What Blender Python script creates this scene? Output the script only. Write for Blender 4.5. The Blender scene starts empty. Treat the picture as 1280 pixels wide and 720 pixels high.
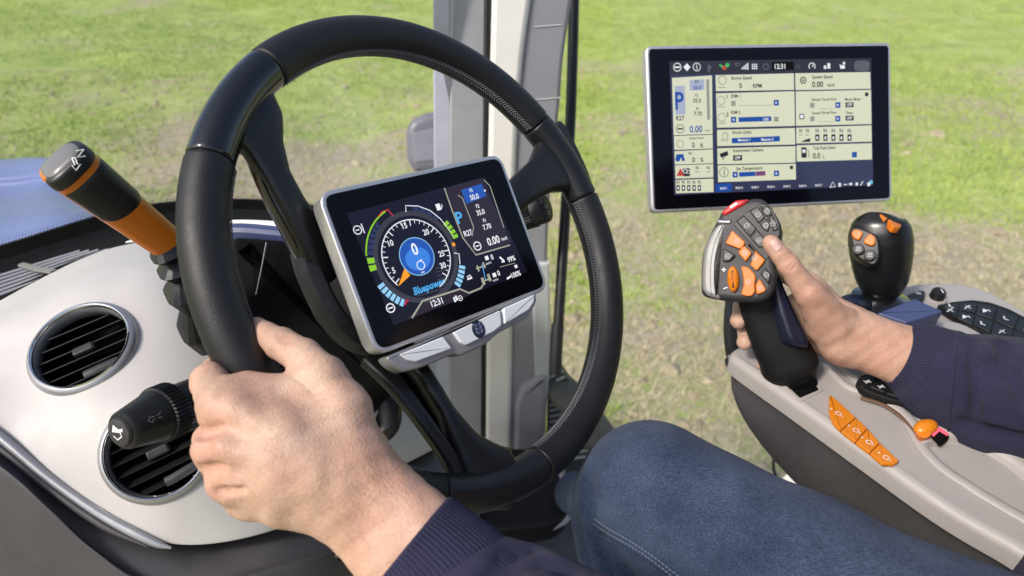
import bpy, bmesh, math, random
import numpy as np
from mathutils import Matrix, Vector
random.seed(7); RNG = np.random.default_rng(7)
SC = bpy.context.scene
COL = SC.collection
PI = math.pi

# ------------------------------------------------------------------ camera
FPX = 850.0                       # focal length in pixels of the 1280 px wide photograph
TH = math.radians(33.0)           # the camera looks down by this much
CAMH = 2.45                       # height above the field
CAM = np.array([0.0, 0.0, CAMH])
FWD = np.array([0.0, math.cos(TH), -math.sin(TH)])
RGT = np.array([1.0, 0.0, 0.0])
DWN = np.array([0.0, -math.sin(TH), -math.cos(TH)])
cd = bpy.data.cameras.new('camera'); cam = bpy.data.objects.new('camera', cd); COL.objects.link(cam)
cam.location = CAM; cam.rotation_euler = (PI/2 - TH, 0, 0)
cd.sensor_width = 36.0; cd.lens = FPX/1280*36.0
cd.clip_start = 0.02; cd.clip_end = 2000
cd.dof.use_dof = True; cd.dof.focus_distance = 0.56; cd.dof.aperture_fstop = 6.8
SC.camera = cam

# ------------------------------------------------------------------ sky, sun, exposure
SUN_EL, SUN_AZ = math.radians(46), math.radians(232)     # azimuth clockwise from +Y: from the left, a little behind
EXPO = 0.70
w = bpy.data.worlds.new('World'); SC.world = w; w.use_nodes = True
nt = w.node_tree; bg = nt.nodes['Background']
sky = nt.nodes.new('ShaderNodeTexSky'); sky.sky_type = 'NISHITA'; sky.sun_disc = False
sky.sun_elevation = SUN_EL; sky.sun_rotation = SUN_AZ
sky.air_density = 1.0; sky.dust_density = 3.0; sky.ozone_density = 1.0
nt.links.new(sky.outputs[0], bg.inputs[0]); bg.inputs[1].default_value = 0.11
sd = bpy.data.lights.new('sun', 'SUN'); sun = bpy.data.objects.new('sun', sd); COL.objects.link(sun)
sd.energy = 2.0; sd.angle = math.radians(10); sd.color = (1.0, 0.95, 0.87)
tosun = Vector((math.sin(SUN_AZ)*math.cos(SUN_EL), math.cos(SUN_AZ)*math.cos(SUN_EL), math.sin(SUN_EL)))
sun.rotation_euler = tosun.to_track_quat('Z', 'Y').to_euler(); sun.location = (-3, -1, 8)
vs = SC.view_settings; vs.view_transform = 'Standard'; vs.look = 'None'; vs.exposure = EXPO; vs.gamma = 1.0
vs.use_curve_mapping = False

# ------------------------------------------------------------------ space helpers
def C2W(c):
    c = np.asarray(c, float)
    return CAM + c[..., 0:1]*RGT + c[..., 1:2]*DWN + c[..., 2:3]*FWD
def V2W(c):
    c = np.asarray(c, float)
    return c[..., 0:1]*RGT + c[..., 1:2]*DWN + c[..., 2:3]*FWD
def W(u, v, d):
    """the world point that the photograph shows at pixel (u, v), d metres in front of the camera"""
    return C2W(np.array([(u-640)/FPX*d, (v-360)/FPX*d, d]))
def CC(u, v, d): return np.array([(u-640)/FPX*d, (v-360)/FPX*d, d])
def ray(u, v): return V2W(np.array([(u-640)/FPX, (v-360)/FPX, 1.0]))
def nrm(v): v = np.asarray(v, float); return v/np.linalg.norm(v)

class Fr:
    """a local frame: origin o, axes x y z (z is the way a face looks)"""
    def __init__(s, o, x, z):
        s.o = np.asarray(o, float); s.z = nrm(z); x = np.asarray(x, float)
        s.x = nrm(x - s.z*np.dot(x, s.z)); s.y = np.cross(s.z, s.x)
    def w(s, p):
        p = np.asarray(p, float); return s.o + p[..., 0:1]*s.x + p[..., 1:2]*s.y + p[..., 2:3]*s.z
    def hit(s, u, v, z=0.0):
        """where the sight line of a pixel meets the plane z of this frame"""
        r = ray(u, v); t = (np.dot(s.o - CAM, s.z) + z)/np.dot(r, s.z); p = CAM + r*t - s.o
        return np.array([np.dot(p, s.x), np.dot(p, s.y)])
    def M(s):
        m = Matrix.Identity(4)
        for i in range(3):
            m[i][0], m[i][1], m[i][2], m[i][3] = s.x[i], s.y[i], s.z[i], s.o[i]
        return m

# ------------------------------------------------------------------ objects
INV = {}
def thing(name, label, cat, fr=None, loc=None, group=None):
    o = bpy.data.objects.new(name, None); COL.objects.link(o); o.empty_display_size = 0.02
    m = fr.M() if fr else Matrix.Translation(Vector(loc if loc is not None else (0, 0, 0)))
    o.matrix_world = m; INV[o.name] = np.array(m.inverted())
    o['label'] = label; o['category'] = cat
    if group: o['group'] = group
    return o
def mk(name, V, F, m, parent=None, sharp=35, label=None, kind=None, smooth=True):
    """link verts V (world) and faces F as one mesh object under parent"""
    V = np.asarray(V, float).reshape(-1, 3)
    if parent is not None:
        inv = INV[parent.name]; V = V @ inv[:3, :3].T + inv[:3, 3]
    me = bpy.data.meshes.new(name); me.from_pydata(V.tolist(), [], [list(f) for f in F])
    if smooth:
        me.polygons.foreach_set('use_smooth', np.ones(len(me.polygons), bool))
        if sharp is not None: me.set_sharp_from_angle(angle=math.radians(sharp))
    me.update()
    for mm in (m if isinstance(m, (list, tuple)) else [m] if m else []): me.materials.append(mm)
    o = bpy.data.objects.new(name, me); COL.objects.link(o)
    if parent is not None: o.parent = parent; INV[o.name] = INV[parent.name]
    if label: o['label'] = label
    if kind: o['kind'] = kind
    return o
def recenter(o):
    """put a part's origin at the middle of its mesh"""
    return o
class MB:
    def __init__(s): s.V = []; s.F = []; s.n = 0
    def add(s, V, F):
        V = np.asarray(V, float).reshape(-1, 3); s.V.append(V); s.F += [tuple(i+s.n for i in f) for f in F]; s.n += len(V); return s
    def build(s, name, m, parent=None, **k): return mk(name, np.concatenate(s.V), s.F, m, parent, **k)

# ------------------------------------------------------------------ shapes: each returns verts, faces
def rings(R, cap0=True, cap1=True, closed=True):
    R = [np.asarray(r, float) for r in R]; n = len(R[0]); V = np.concatenate(R); F = []
    for i in range(len(R)-1):
        for j in range(n if closed else n-1):
            k = (j+1) % n; F.append((i*n+j, i*n+k, (i+1)*n+k, (i+1)*n+j))
    if cap0: F.append(tuple(range(n-1, -1, -1)))
    if cap1: F.append(tuple((len(R)-1)*n+j for j in range(n)))
    return V, F
def cr(P, n, closed=False):
    """Catmull-Rom through the points P, n steps a span"""
    P = np.asarray(P, float); N = len(P); out = []
    for i in range(N if closed else N-1):
        if closed: a, b, c, d = P[(i-1) % N], P[i], P[(i+1) % N], P[(i+2) % N]
        else:
            b, c = P[i], P[i+1]; a = P[i-1] if i > 0 else 2*b-c; d = P[i+2] if i+2 < N else 2*c-b
        for t in np.arange(n)/n:
            out.append(.5*((2*b)+(-a+c)*t+(2*a-5*b+4*c-d)*t*t+(-a+3*b-3*c+d)*t**3))
    if not closed: out.append(P[-1])
    return np.array(out)
def frames(P, up=None):
    P = np.asarray(P, float); T = np.gradient(P, axis=0); T /= np.linalg.norm(T, axis=1)[:, None]
    u = np.array(up if up is not None else (0.12, 0.3, 0.95), float); A = []; B = []
    for i, t in enumerate(T):
        a = u - t*np.dot(u, t); a = nrm(a)
        if up is None: u = a
        A.append(a); B.append(np.cross(t, a))
    return T, np.array(A), np.array(B)
def tube(P, r, n=16, up=None, flat=1.0, power=2.0, caps=True, rot=0.0):
    """a tube along P; r per point; flat scales it along the second axis; power > 2 squares it off"""
    P = np.asarray(P, float); r = np.broadcast_to(np.asarray(r, float), (len(P),)); fl = np.broadcast_to(np.asarray(flat, float), (len(P),))
    T, A, B = frames(P, up); a = np.linspace(0, 2*PI, n, endpoint=False)+rot
    ca, sa = np.cos(a), np.sin(a)
    k = (np.abs(ca)**power+np.abs(sa)**power)**(-1/power)
    ca, sa = ca*k, sa*k
    return rings([P[i]+r[i]*(ca[:, None]*A[i]*fl[i]+sa[:, None]*B[i]) for i in range(len(P))], caps, caps)
def lathe(fr, prof, n=32, caps=True):
    """profile (radius, height along fr.z) turned about the frame's z axis"""
    a = np.linspace(0, 2*PI, n, endpoint=False)
    return rings([fr.w(np.stack([max(r, 1e-5)*np.cos(a), max(r, 1e-5)*np.sin(a), np.full(n, h)], 1)) for r, h in prof], caps, caps)
def rounded(P, r, n=5):
    """round the corners of a polygon; r one radius or one a corner"""
    P = np.asarray(P, float); N = len(P); r = np.broadcast_to(np.asarray(r, float), (N,)); out = []
    for i in range(N):
        p, a, b = P[i], P[i-1], P[(i+1) % N]; la, lb = np.linalg.norm(a-p), np.linalg.norm(b-p)
        t = min(r[i], la*.45, lb*.45)
        if t < 1e-6: out.append(p); continue
        p0, p1 = p+(a-p)/la*t, p+(b-p)/lb*t
        for s in np.linspace(0, 1, n): out.append((1-s)**2*p0+2*s*(1-s)*p+s*s*p1)
    return np.array(out)
def ccw(P):
    P = np.asarray(P, float); x, y = P[:, 0], P[:, 1]
    return P if np.sum(x*np.roll(y, -1)-np.roll(x, -1)*y) > 0 else P[::-1]
def inset(P, d):
    a = P-np.roll(P, 1, 0); b = np.roll(P, -1, 0)-P
    a /= np.linalg.norm(a, axis=1)[:, None]+1e-12; b /= np.linalg.norm(b, axis=1)[:, None]+1e-12
    na = np.stack([-a[:, 1], a[:, 0]], 1); nb = np.stack([-b[:, 1], b[:, 0]], 1)
    m = na+nb; m /= np.maximum((m*na).sum(1), .35)[:, None]*1.0
    return P+m*d
def plate_vf(fr, P, z0, z1, bev=0.001, seg=3, base_in=0.0):
    """a plate of outline P (local) from z0 to z1 with a rounded top edge"""
    P = ccw(P); R = []
    def ring(q, z): return fr.w(np.column_stack([q, np.full(len(q), z)]))
    R.append(ring(inset(P, base_in) if base_in else P, z0))
    if bev > 0:
        for k in range(seg+1):
            a = k/seg*PI/2; R.append(ring(inset(P, bev*(1-math.cos(a))), z1-bev+bev*math.sin(a)))
    else: R.append(ring(P, z1))
    V, F = rings(R, True, False); n = len(V); k = len(P)
    return np.concatenate([V, R[-1]]), F+[tuple(range(n, n+k))]
def plate(name, fr, P, z0, z1, m, parent, bev=0.001, px=True, r=None, seg=3, base_in=0.0, **k):
    """px: outline given in photograph pixels, read on the plane z1"""
    if px: P = [fr.hit(u, v, z1) for u, v in P]
    P = np.asarray(P, float)
    if r is not None: P = rounded(P, r)
    V, F = plate_vf(fr, P, z0, z1, bev, seg, base_in)
    return mk(name, V, F, m, parent, **k)
def rectpts(cx, cy, w, h): return np.array([(cx-w/2, cy-h/2), (cx+w/2, cy-h/2), (cx+w/2, cy+h/2), (cx-w/2, cy+h/2)])
def grid_surface(G, nu, nv):
    """smooth surface through a grid of control points G[row][col]"""
    G = np.asarray(G, float); R = np.array([cr(r, nu) for r in G]); S = np.array([cr(R[:, j], nv) for j in range(R.shape[1])]).transpose(1, 0, 2)
    return S
def grid_faces(nr, nc): return [(i*nc+j, i*nc+j+1, (i+1)*nc+j+1, (i+1)*nc+j) for i in range(nr-1) for j in range(nc-1)]

# ------------------------------------------------------------------ a distance field turned into a mesh
def smin(a, b, k):
    h = np.clip(.5+.5*(b-a)/k, 0, 1); return b+(a-b)*h-k*h*(1-h)
def cone(P, a, b, ra, rb):
    a, b = np.asarray(a, float), np.asarray(b, float); ab = b-a; t = np.clip(((P-a)@ab)/(ab@ab+1e-12), 0, 1)
    return np.linalg.norm(P-a-t[..., None]*ab, axis=-1)-(ra+(rb-ra)*t)
def chain(P, pts, rs, k=.004):
    d = None
    for i in range(len(pts)-1):
        c = cone(P, pts[i], pts[i+1], rs[i], rs[i+1]); d = c if d is None else smin(d, c, k)
    return d
def ell(P, c, A, rad):
    """ellipsoid: A rows are its unit axes"""
    q = (P-np.asarray(c))@np.asarray(A).T; k0 = np.linalg.norm(q/np.asarray(rad), axis=-1); k1 = np.linalg.norm(q/np.asarray(rad)**2, axis=-1)
    return k0*(k0-1)/np.maximum(k1, 1e-9)
def nets(f, lo, hi, h):
    """surface nets: vertices and quads of the zero level of f over a box"""
    lo, hi = np.asarray(lo, float), np.asarray(hi, float); n = np.ceil((hi-lo)/h).astype(int)+1
    ax = [lo[i]+h*np.arange(n[i]) for i in range(3)]
    B = 10; D = np.empty(n); pad = .007
    for i in range(0, n[0], B):
        for j in range(0, n[1], B):
            for k in range(0, n[2], B):          # whole blocks far from the surface only keep their sign
                e = (min(i+B, n[0]), min(j+B, n[1]), min(k+B, n[2]))
                c = np.array([(ax[0][i]+ax[0][e[0]-1])/2, (ax[1][j]+ax[1][e[1]-1])/2, (ax[2][k]+ax[2][e[2]-1])/2]); d = float(f(c[None])[0])
                if abs(d) > B*h*.87+pad: D[i:e[0], j:e[1], k:e[2]] = d; continue
                X = np.stack(np.meshgrid(ax[0][i:e[0]], ax[1][j:e[1]], ax[2][k:e[2]], indexing='ij'), -1); D[i:e[0], j:e[1], k:e[2]] = f(X)
    s = D < 0
    c = np.zeros(n-1, int); acc = np.zeros(tuple(n-1)+(3,)); cnt = np.zeros(n-1)
    offs = [(i, j, k) for i in (0, 1) for j in (0, 1) for k in (0, 1)]
    def sub(A, o): return A[o[0]:n[0]-1+o[0], o[1]:n[1]-1+o[1], o[2]:n[2]-1+o[2]]
    for o in offs:
        for d in range(3):
            if o[d]: continue
            p = list(o); p[d] = 1
            a, b = sub(D, o), sub(D, p); cross = (a < 0) != (b < 0); t = np.where(cross, a/np.where(cross, a-b, 1), 0)
            for e in range(3): acc[..., e] += np.where(cross, o[e]+(t if e == d else 0), 0)
            cnt += cross
    m = cnt > 0; idx = -np.ones(n-1, int); idx[m] = np.arange(m.sum())
    base = np.stack(np.nonzero(m), -1); V = lo+h*(base+acc[m]/cnt[m][:, None])
    Q = []
    for d in range(3):
        e, g = (d+1) % 3, (d+2) % 3
        sl0 = [slice(None)]*3; sl1 = [slice(None)]*3; sl0[d] = slice(0, -1); sl1[d] = slice(1, None)
        a, b = s[tuple(sl0)], s[tuple(sl1)]
        I = np.stack(np.nonzero(a != b), -1)
        I = I[(I[:, e] > 0) & (I[:, g] > 0) & (I[:, e] < n[e]-1) & (I[:, g] < n[g]-1)]
        ue = np.zeros(3, int); ue[e] = 1; ug = np.zeros(3, int); ug[g] = 1
        q = np.stack([idx[tuple((I-x).T)] for x in (ue*0, ue, ue+ug, ug)], 1)
        fl = a[tuple(I.T)]; q[~fl] = q[~fl][:, ::-1]; Q.append(q)
    return V, np.concatenate(Q)

# ------------------------------------------------------------------ materials
def srgb(r, g, b):
    f = lambda c: (c/255/12.92) if c/255 <= .04045 else ((c/255+.055)/1.055)**2.4
    return (f(r), f(g), f(b))
def nodes(name):
    m = bpy.data.materials.new(name); m.use_nodes = True; t = m.node_tree; b = t.nodes['Principled BSDF']; return m, t, b
def lk(t, a, b): t.links.new(a, b)
def noise(t, scale, detail=3, rough=.55, co=None, dim='3D'):
    n = t.nodes.new('ShaderNodeTexNoise'); n.inputs['Scale'].default_value = scale; n.inputs['Detail'].default_value = detail; n.inputs['Roughness'].default_value = rough
    if co is None:
        c = t.nodes.get('CO') or t.nodes.new('ShaderNodeTexCoord'); c.name = 'CO'; co = c.outputs['Object']
    lk(t, co, n.inputs['Vector']); return n
def ramp(t, src, stops):
    r = t.nodes.new('ShaderNodeValToRGB'); e = r.color_ramp.elements
    while len(e) < len(stops): e.new(.5)
    for k, (p, c) in enumerate(stops): e[k].position = p; e[k].color = (*c, 1) if len(c) == 3 else c
    lk(t, src, r.inputs[0]); return r
def bump(t, b, src, strength=.2, dist=.001, prev=None):
    n = t.nodes.new('ShaderNodeBump'); n.inputs['Strength'].default_value = strength; n.inputs['Distance'].default_value = dist
    lk(t, src, n.inputs['Height'])
    if prev is not None: lk(t, prev.outputs[0], n.inputs['Normal'])
    lk(t, n.outputs[0], b.inputs['Normal']); return n
def mat(name, col, rough=.5, metal=0.0, grain=0.0, gscale=2500, var=.12, coat=0.0, spec=.5, rvar=.08, dirt=0.0):
    """plastic, metal or paint with a fine moulded grain and a little unevenness of colour and gloss"""
    m, t, b = nodes(name)
    b.inputs['Metallic'].default_value = metal; b.inputs['Specular IOR Level'].default_value = spec
    b.inputs['Coat Weight'].default_value = coat; b.inputs['Coat Roughness'].default_value = .08
    n = noise(t, 18, 4); lo = tuple(c*(1-var) for c in col); hi = tuple(min(1, c*(1+var)) for c in col)
    r = ramp(t, n.outputs[0], [(.3, lo), (.7, hi)])
    if dirt:
        d = noise(t, 140, 5, .7); dr = ramp(t, d.outputs[0], [(.58, (0, 0, 0)), (.75, (dirt,)*3)])
        mx = t.nodes.new('ShaderNodeMix'); mx.data_type = 'RGBA'; lk(t, dr.outputs[0], mx.inputs[0]); lk(t, r.outputs[0], mx.inputs[6]); mx.inputs[7].default_value = (.35, .32, .28, 1)
        lk(t, mx.outputs[2], b.inputs['Base Color'])
    else: lk(t, r.outputs[0], b.inputs['Base Color'])
    n2 = noise(t, 60, 4); rr = ramp(t, n2.outputs[0], [(.3, (max(.02, rough-rvar),)*3), (.7, (min(1, rough+rvar),)*3)])
    lk(t, rr.outputs[0], b.inputs['Roughness'])
    if grain: bump(t, b, noise(t, gscale, 2).outputs[0], grain, .0004)
    return m
def emit(name, rgb, rough=.12, gain=1.0):
    """lit pixels of a screen behind glossy glass"""
    m, t, b = nodes(name); c = srgb(*rgb); b.inputs['Base Color'].default_value = (.004, .004, .005, 1); b.inputs['Roughness'].default_value = rough
    b.inputs['Emission Color'].default_value = (*c, 1); b.inputs['Emission Strength'].default_value = gain*2**(-EXPO); return m

M = {}
M['leather'] = mat('leather', (.0095, .0092, .0102), .47, grain=.55, gscale=1300, spec=.42)
M['satin'] = mat('satin_black', (.0085, .0085, .0095), .40, grain=.12, gscale=3000)
M['gloss'] = mat('gloss_black', (.006, .006, .007), .14, rvar=.04, coat=.5)
M['black'] = mat('matt_black', (.006, .006, .0066), .6, grain=.3, spec=.3)
M['pit'] = mat('recess_black', (.0025, .0025, .0025), .85, spec=.12)
M['charcoal'] = mat('charcoal_plastic', (.030, .0285, .031), .5, grain=.4, gscale=2200, dirt=.12)
M['charcoal_rough'] = mat('charcoal_grained', (.030, .030, .032), .55, grain=1.0, gscale=1100)
M['dash'] = mat('light_grey_plastic', (.50, .475, .455), .46, grain=.5, gscale=1700, var=.035, dirt=.05)
M['console'] = mat('warm_grey_plastic', (.36, .335, .32), .44, grain=.5, gscale=1700, var=.04, dirt=.05)
M['side'] = mat('dark_grey_side', (.056, .052, .057), .5, grain=.3, gscale=2200, dirt=.05)
M['silver'] = mat('silver_paint', (.62, .61, .60), .32, metal=.75, grain=.08, gscale=3000, var=.04)
M['silver_dark'] = mat('silver_shade', (.36, .36, .37), .36, metal=.6, var=.04)
M['chrome'] = mat('satin_chrome', (.72, .73, .76), .16, metal=1.0, var=.03, rvar=.05)
M['orange'] = mat('orange_plastic', (.60, .155, .005), .36, grain=.1, gscale=2500, var=.06)
M['amber'] = mat('amber_key', (.62, .195, .010), .3, var=.06)
M['red'] = mat('red_key', (.60, .012, .016), .3)
M['white'] = mat('white_print', (.78, .78, .78), .5, var=.02)
M['greyprint'] = mat('grey_print', (.42, .42, .43), .5, var=.02)
M['keywhite'] = mat('pale_key', (.70, .72, .74), .25, var=.04, coat=.4)
M['navyglass'] = mat('dark_blue_pad', (.010, .013, .032), .35, grain=.2)
M['bluegrey'] = mat('blue_grey_plastic', (.052, .068, .16), .42, grain=.2)
M['cream'] = mat('cream_trim', (.80, .78, .73), .5, grain=.15, var=.02)
M['pgrey'] = mat('pillar_grey', (.27, .27, .30), .5, grain=.2, var=.04)
M['band'] = mat('brushed_grey', (.27, .265, .26), .46, metal=.3, grain=.1, var=.06)
M['pgrey2'] = mat('pillar_light_grey', (.45, .48, .49), .45, grain=.15, var=.04)
M['seal'] = mat('rubber_seal', (.008, .008, .009), .55)
M['thread'] = mat('pale_thread', (.13, .13, .145), .7, var=.2)
M['threaddark'] = mat('dark_thread', (.035, .035, .04), .7, var=.2)

def trace(f, u, v, d0=.2, d1=1.5):
    """depth at which the sight line of a pixel meets the field f (camera coordinates)"""
    r = np.array([(u-640)/FPX, (v-360)/FPX, 1.0]); L = np.linalg.norm(r); t = d0
    for _ in range(200):
        q = float(f((r*t)[None])[0])
        if q < 2e-4: return t
        t += max(q*.7, 1e-4)/L
        if t > d1: break
    return None
# ================================================================== the field
BARE = []                        # worn bare patches on the field: x, y, radius
for u, v, r in ((95, 300, .75), (-40, 270, .9), (330, 215, .9), (440, 190, .8), (250, 160, .8), (800, 430, .35), (1210, 345, .7)):
    q = ray(u, v); p = CAM+q*(-CAMH/q[2]); BARE.append((p[0], p[1], r))
def bare(x, y):
    z = np.zeros_like(x)
    for cx, cy, r in BARE: z = np.maximum(z, np.clip(1.15-np.hypot((x-cx)*.55, y-cy)/r, 0, 1))
    return z
def field_material():
    m, t, b = nodes('field_ground'); co = t.nodes.new('ShaderNodeTexCoord'); co.name = 'CO'; P = co.outputs['Object']
    big = noise(t, .62, 6, .62); mid = noise(t, 2.3, 6, .65); fine = noise(t, 16, 6, .7); vf = noise(t, 70, 4, .7)
    g = ramp(t, mid.outputs[0], [(.28, (.28, .38, .095)), (.5, (.40, .50, .13)), (.72, (.52, .585, .21))])
    s = ramp(t, fine.outputs[0], [(.3, (.29, .24, .165)), (.5, (.45, .385, .275)), (.72, (.61, .535, .40))])
    # more bare soil in a band a few metres out; the grass closes up further away
    sep = t.nodes.new('ShaderNodeSeparateXYZ'); lk(t, P, sep.inputs[0])
    mr = t.nodes.new('ShaderNodeMapRange'); mr.inputs['From Min'].default_value = 4.2; mr.inputs['From Max'].default_value = 9.5
    mr.inputs['To Min'].default_value = .062; mr.inputs['To Max'].default_value = -.08; lk(t, sep.outputs['Y'], mr.inputs['Value'])
    def math_(op, a, b_):
        n = t.nodes.new('ShaderNodeMath'); n.operation = op
        for i, x in enumerate((a, b_)):
            if isinstance(x, (int, float)): n.inputs[i].default_value = x
            else: lk(t, x, n.inputs[i])
        return n.outputs[0]
    f = math_('ADD', math_('MULTIPLY', big.outputs[0], .75), math_('MULTIPLY', fine.outputs[0], .38))
    f = math_('ADD', f, math_('MULTIPLY', vf.outputs[0], .18)); f = math_('ADD', f, mr.outputs[0])
    sc_ = t.nodes.new('ShaderNodeVectorMath'); sc_.operation = 'MULTIPLY'; lk(t, P, sc_.inputs[0]); sc_.inputs[1].default_value = (.55, 1, 0); mxd = None
    for cx, cy, r in BARE:
        d = t.nodes.new('ShaderNodeVectorMath'); d.operation = 'DISTANCE'; lk(t, sc_.outputs[0], d.inputs[0]); d.inputs[1].default_value = (cx*.55, cy, 0)
        h = math_('SUBTRACT', 1.15, math_('DIVIDE', d.outputs['Value'], r)); mxd = h if mxd is None else math_('MAXIMUM', mxd, h)
    f = math_('ADD', f, math_('MULTIPLY', math_('MINIMUM', math_('MAXIMUM', mxd, 0.0), 1.0), .085))
    k = ramp(t, f, [(.615, (0, 0, 0)), (.75, (1, 1, 1))])
    mx = t.nodes.new('ShaderNodeMix'); mx.data_type = 'RGBA'; lk(t, k.outputs[0], mx.inputs[0]); lk(t, g.outputs[0], mx.inputs[6]); lk(t, s.outputs[0], mx.inputs[7])
    v = ramp(t, vf.outputs[0], [(.25, (.62, .62, .62)), (.7, (1.12, 1.12, 1.12))])
    mu = t.nodes.new('ShaderNodeMix'); mu.data_type = 'RGBA'; mu.blend_type = 'MULTIPLY'; mu.inputs[0].default_value = 1; lk(t, mx.outputs[2], mu.inputs[6]); lk(t, v.outputs[0], mu.inputs[7])
    lk(t, mu.outputs[2], b.inputs['Base Color']); b.inputs['Roughness'].default_value = .95; b.inputs['Specular IOR Level'].default_value = .1
    n1 = bump(t, b, fine.outputs[0], .6, .05); bump(t, b, vf.outputs[0], .6, .015, n1)
    return m
M['field'] = field_material()
# one sheet to the horizon: fine near by, coarse far off
xs = np.concatenate([-np.geomspace(400, 9, 10), np.linspace(-8, 8, 110), np.geomspace(9, 400, 10)])
ys = np.concatenate([-np.geomspace(60, 1.2, 8), np.linspace(-1, 1.4, 8), np.linspace(1.5, 16, 150), np.geomspace(17, 600, 14)])
X, Y = np.meshgrid(xs, ys)
def lump(x, y):
    z = np.zeros_like(x); r = np.random.default_rng(3)
    for k in range(26):
        a = r.uniform(0, 2*PI); fq = r.uniform(1.5, 9); z += np.sin(fq*(x*math.cos(a)+y*math.sin(a))+r.uniform(0, 6.3))/fq*.022
    return z
Z = lump(X, Y)*np.clip((16-np.abs(Y))/4, 0, 1)*np.clip((9-np.abs(X))/2, 0, 1)
o = mk('field', np.stack([X, Y, Z], -1), grid_faces(len(ys), len(xs)), M['field'], sharp=None); o['kind'] = 'structure'

def patchy(x, y):
    """smooth 0..1 noise that says where grass stands thick"""
    r = np.random.default_rng(11); z = np.zeros_like(x)
    for k in range(30):
        a = r.uniform(0, 2*PI); fq = r.uniform(.6, 5); z += np.sin(fq*(x*math.cos(a)+y*math.sin(a))+r.uniform(0, 6.3))/math.sqrt(fq)
    return 1/(1+np.exp(-z*.55))
def scatter(n, ymax):
    y = 1.6+(ymax-1.6)*RNG.random(n)**1.25; x = (RNG.random(n)-.5)*(1.9*y+1.6); return x, y
def grass_mat(name, a, b_):
    m, t, b = nodes(name); n = noise(t, 3.1, 4, .65); r = ramp(t, n.outputs[0], [(.3, a), (.7, b_)]); lk(t, r.outputs[0], b.inputs['Base Color'])
    b.inputs['Roughness'].default_value = .75; b.inputs['Specular IOR Level'].default_value = .15; return m
M['grass'] = grass_mat('grass_blade', (.27, .38, .065), (.50, .58, .15))
M['straw'] = grass_mat('dry_straw', (.44, .37, .22), (.64, .56, .36))
def blades(name, n, m, ymax, keep, hgt, label_kind='stuff', lean=.9):
    x, y = scatter(n, ymax); k = keep(x, y); x, y = x[k], y[k]; n = len(x); B = 4
    x = np.repeat(x, B)+RNG.normal(0, .016, n*B); y = np.repeat(y, B)+RNG.normal(0, .016, n*B); N = n*B
    z = lump(x, y)*np.clip((16-np.abs(y))/4, 0, 1)*np.clip((9-np.abs(x))/2, 0, 1)
    a = RNG.uniform(0, 2*PI, N); h = hgt*RNG.uniform(.5, 1.5, N); wd = h*.13+.0012; ln = h*lean*RNG.uniform(.2, 1.2, N)
    dx, dy = np.cos(a), np.sin(a)
    p0 = np.stack([x-dy*wd, y+dx*wd, z-.004], 1); p1 = np.stack([x+dy*wd, y-dx*wd, z-.004], 1); p2 = np.stack([x+dx*ln, y+dy*ln, z+h], 1)
    V = np.stack([p0, p1, p2], 1).reshape(-1, 3)
    me = bpy.data.meshes.new(name); me.vertices.add(3*N); me.vertices.foreach_set('co', V.ravel())
    me.loops.add(3*N); me.loops.foreach_set('vertex_index', np.arange(3*N, dtype=np.int32))
    me.polygons.add(N); me.polygons.foreach_set('loop_start', np.arange(0, 3*N, 3, dtype=np.int32)); me.polygons.foreach_set('loop_total', np.full(N, 3, np.int32))
    me.update(); me.validate(); me.materials.append(m); o = bpy.data.objects.new(name, me); COL.objects.link(o)
    return o
o = blades('grass', 110000, M['grass'], 15, lambda x, y: patchy(x, y)-.45*bare(x, y)+RNG.normal(0, .18, len(x)) > .62-.05*np.clip(y-5, 0, 8), .029)
o['kind'] = 'stuff'; o['label'] = 'short patchy green grass on the field outside the cab'; o['category'] = 'grass'
o = blades('straw_litter', 30000, M['straw'], 9, lambda x, y: patchy(x, y)-.45*bare(x, y)+RNG.normal(0, .2, len(x)) < .55, .022, lean=2.2)
o['kind'] = 'stuff'; o['label'] = 'dry straw stubble lying on the bare soil of the field'; o['category'] = 'straw'
def clods():
    m = mat('soil_clod', (.36, .30, .20), .95, grain=.6, gscale=80, var=.35, spec=.1); x, y = scatter(9000, 9)
    k = patchy(x, y)+RNG.normal(0, .2, len(x)) < .5; x, y = x[k], y[k]; n = len(x)
    r = RNG.gamma(2.2, .007, n)+.004; B = np.array([(1, 0, 0), (0, 1, 0), (-1, 0, 0), (0, -1, 0), (0, 0, 1), (.6, .6, .55), (-.6, .6, .5), (-.6, -.6, .55), (.6, -.6, .5)])
    Fb = [(0, 1, 5), (1, 2, 6), (2, 3, 7), (3, 0, 8), (0, 5, 8), (1, 6, 5), (2, 7, 6), (3, 8, 7), (4, 5, 6), (4, 6, 7), (4, 7, 8), (4, 8, 5)]
    V = B[None]*r[:, None, None]*RNG.uniform(.6, 1.3, (n, 9, 1)); V[..., 2] *= .7
    V += np.stack([x, y, lump(x, y)-.002], 1)[:, None]
    F = (np.array(Fb)[None]+9*np.arange(n)[:, None, None]).reshape(-1, 3)
    o = mk('soil_clods', V.reshape(-1, 3), F, m, smooth=False); o['kind'] = 'stuff'; o['label'] = 'small dry clods of soil scattered over the field'; o['category'] = 'soil'
clods()
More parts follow.
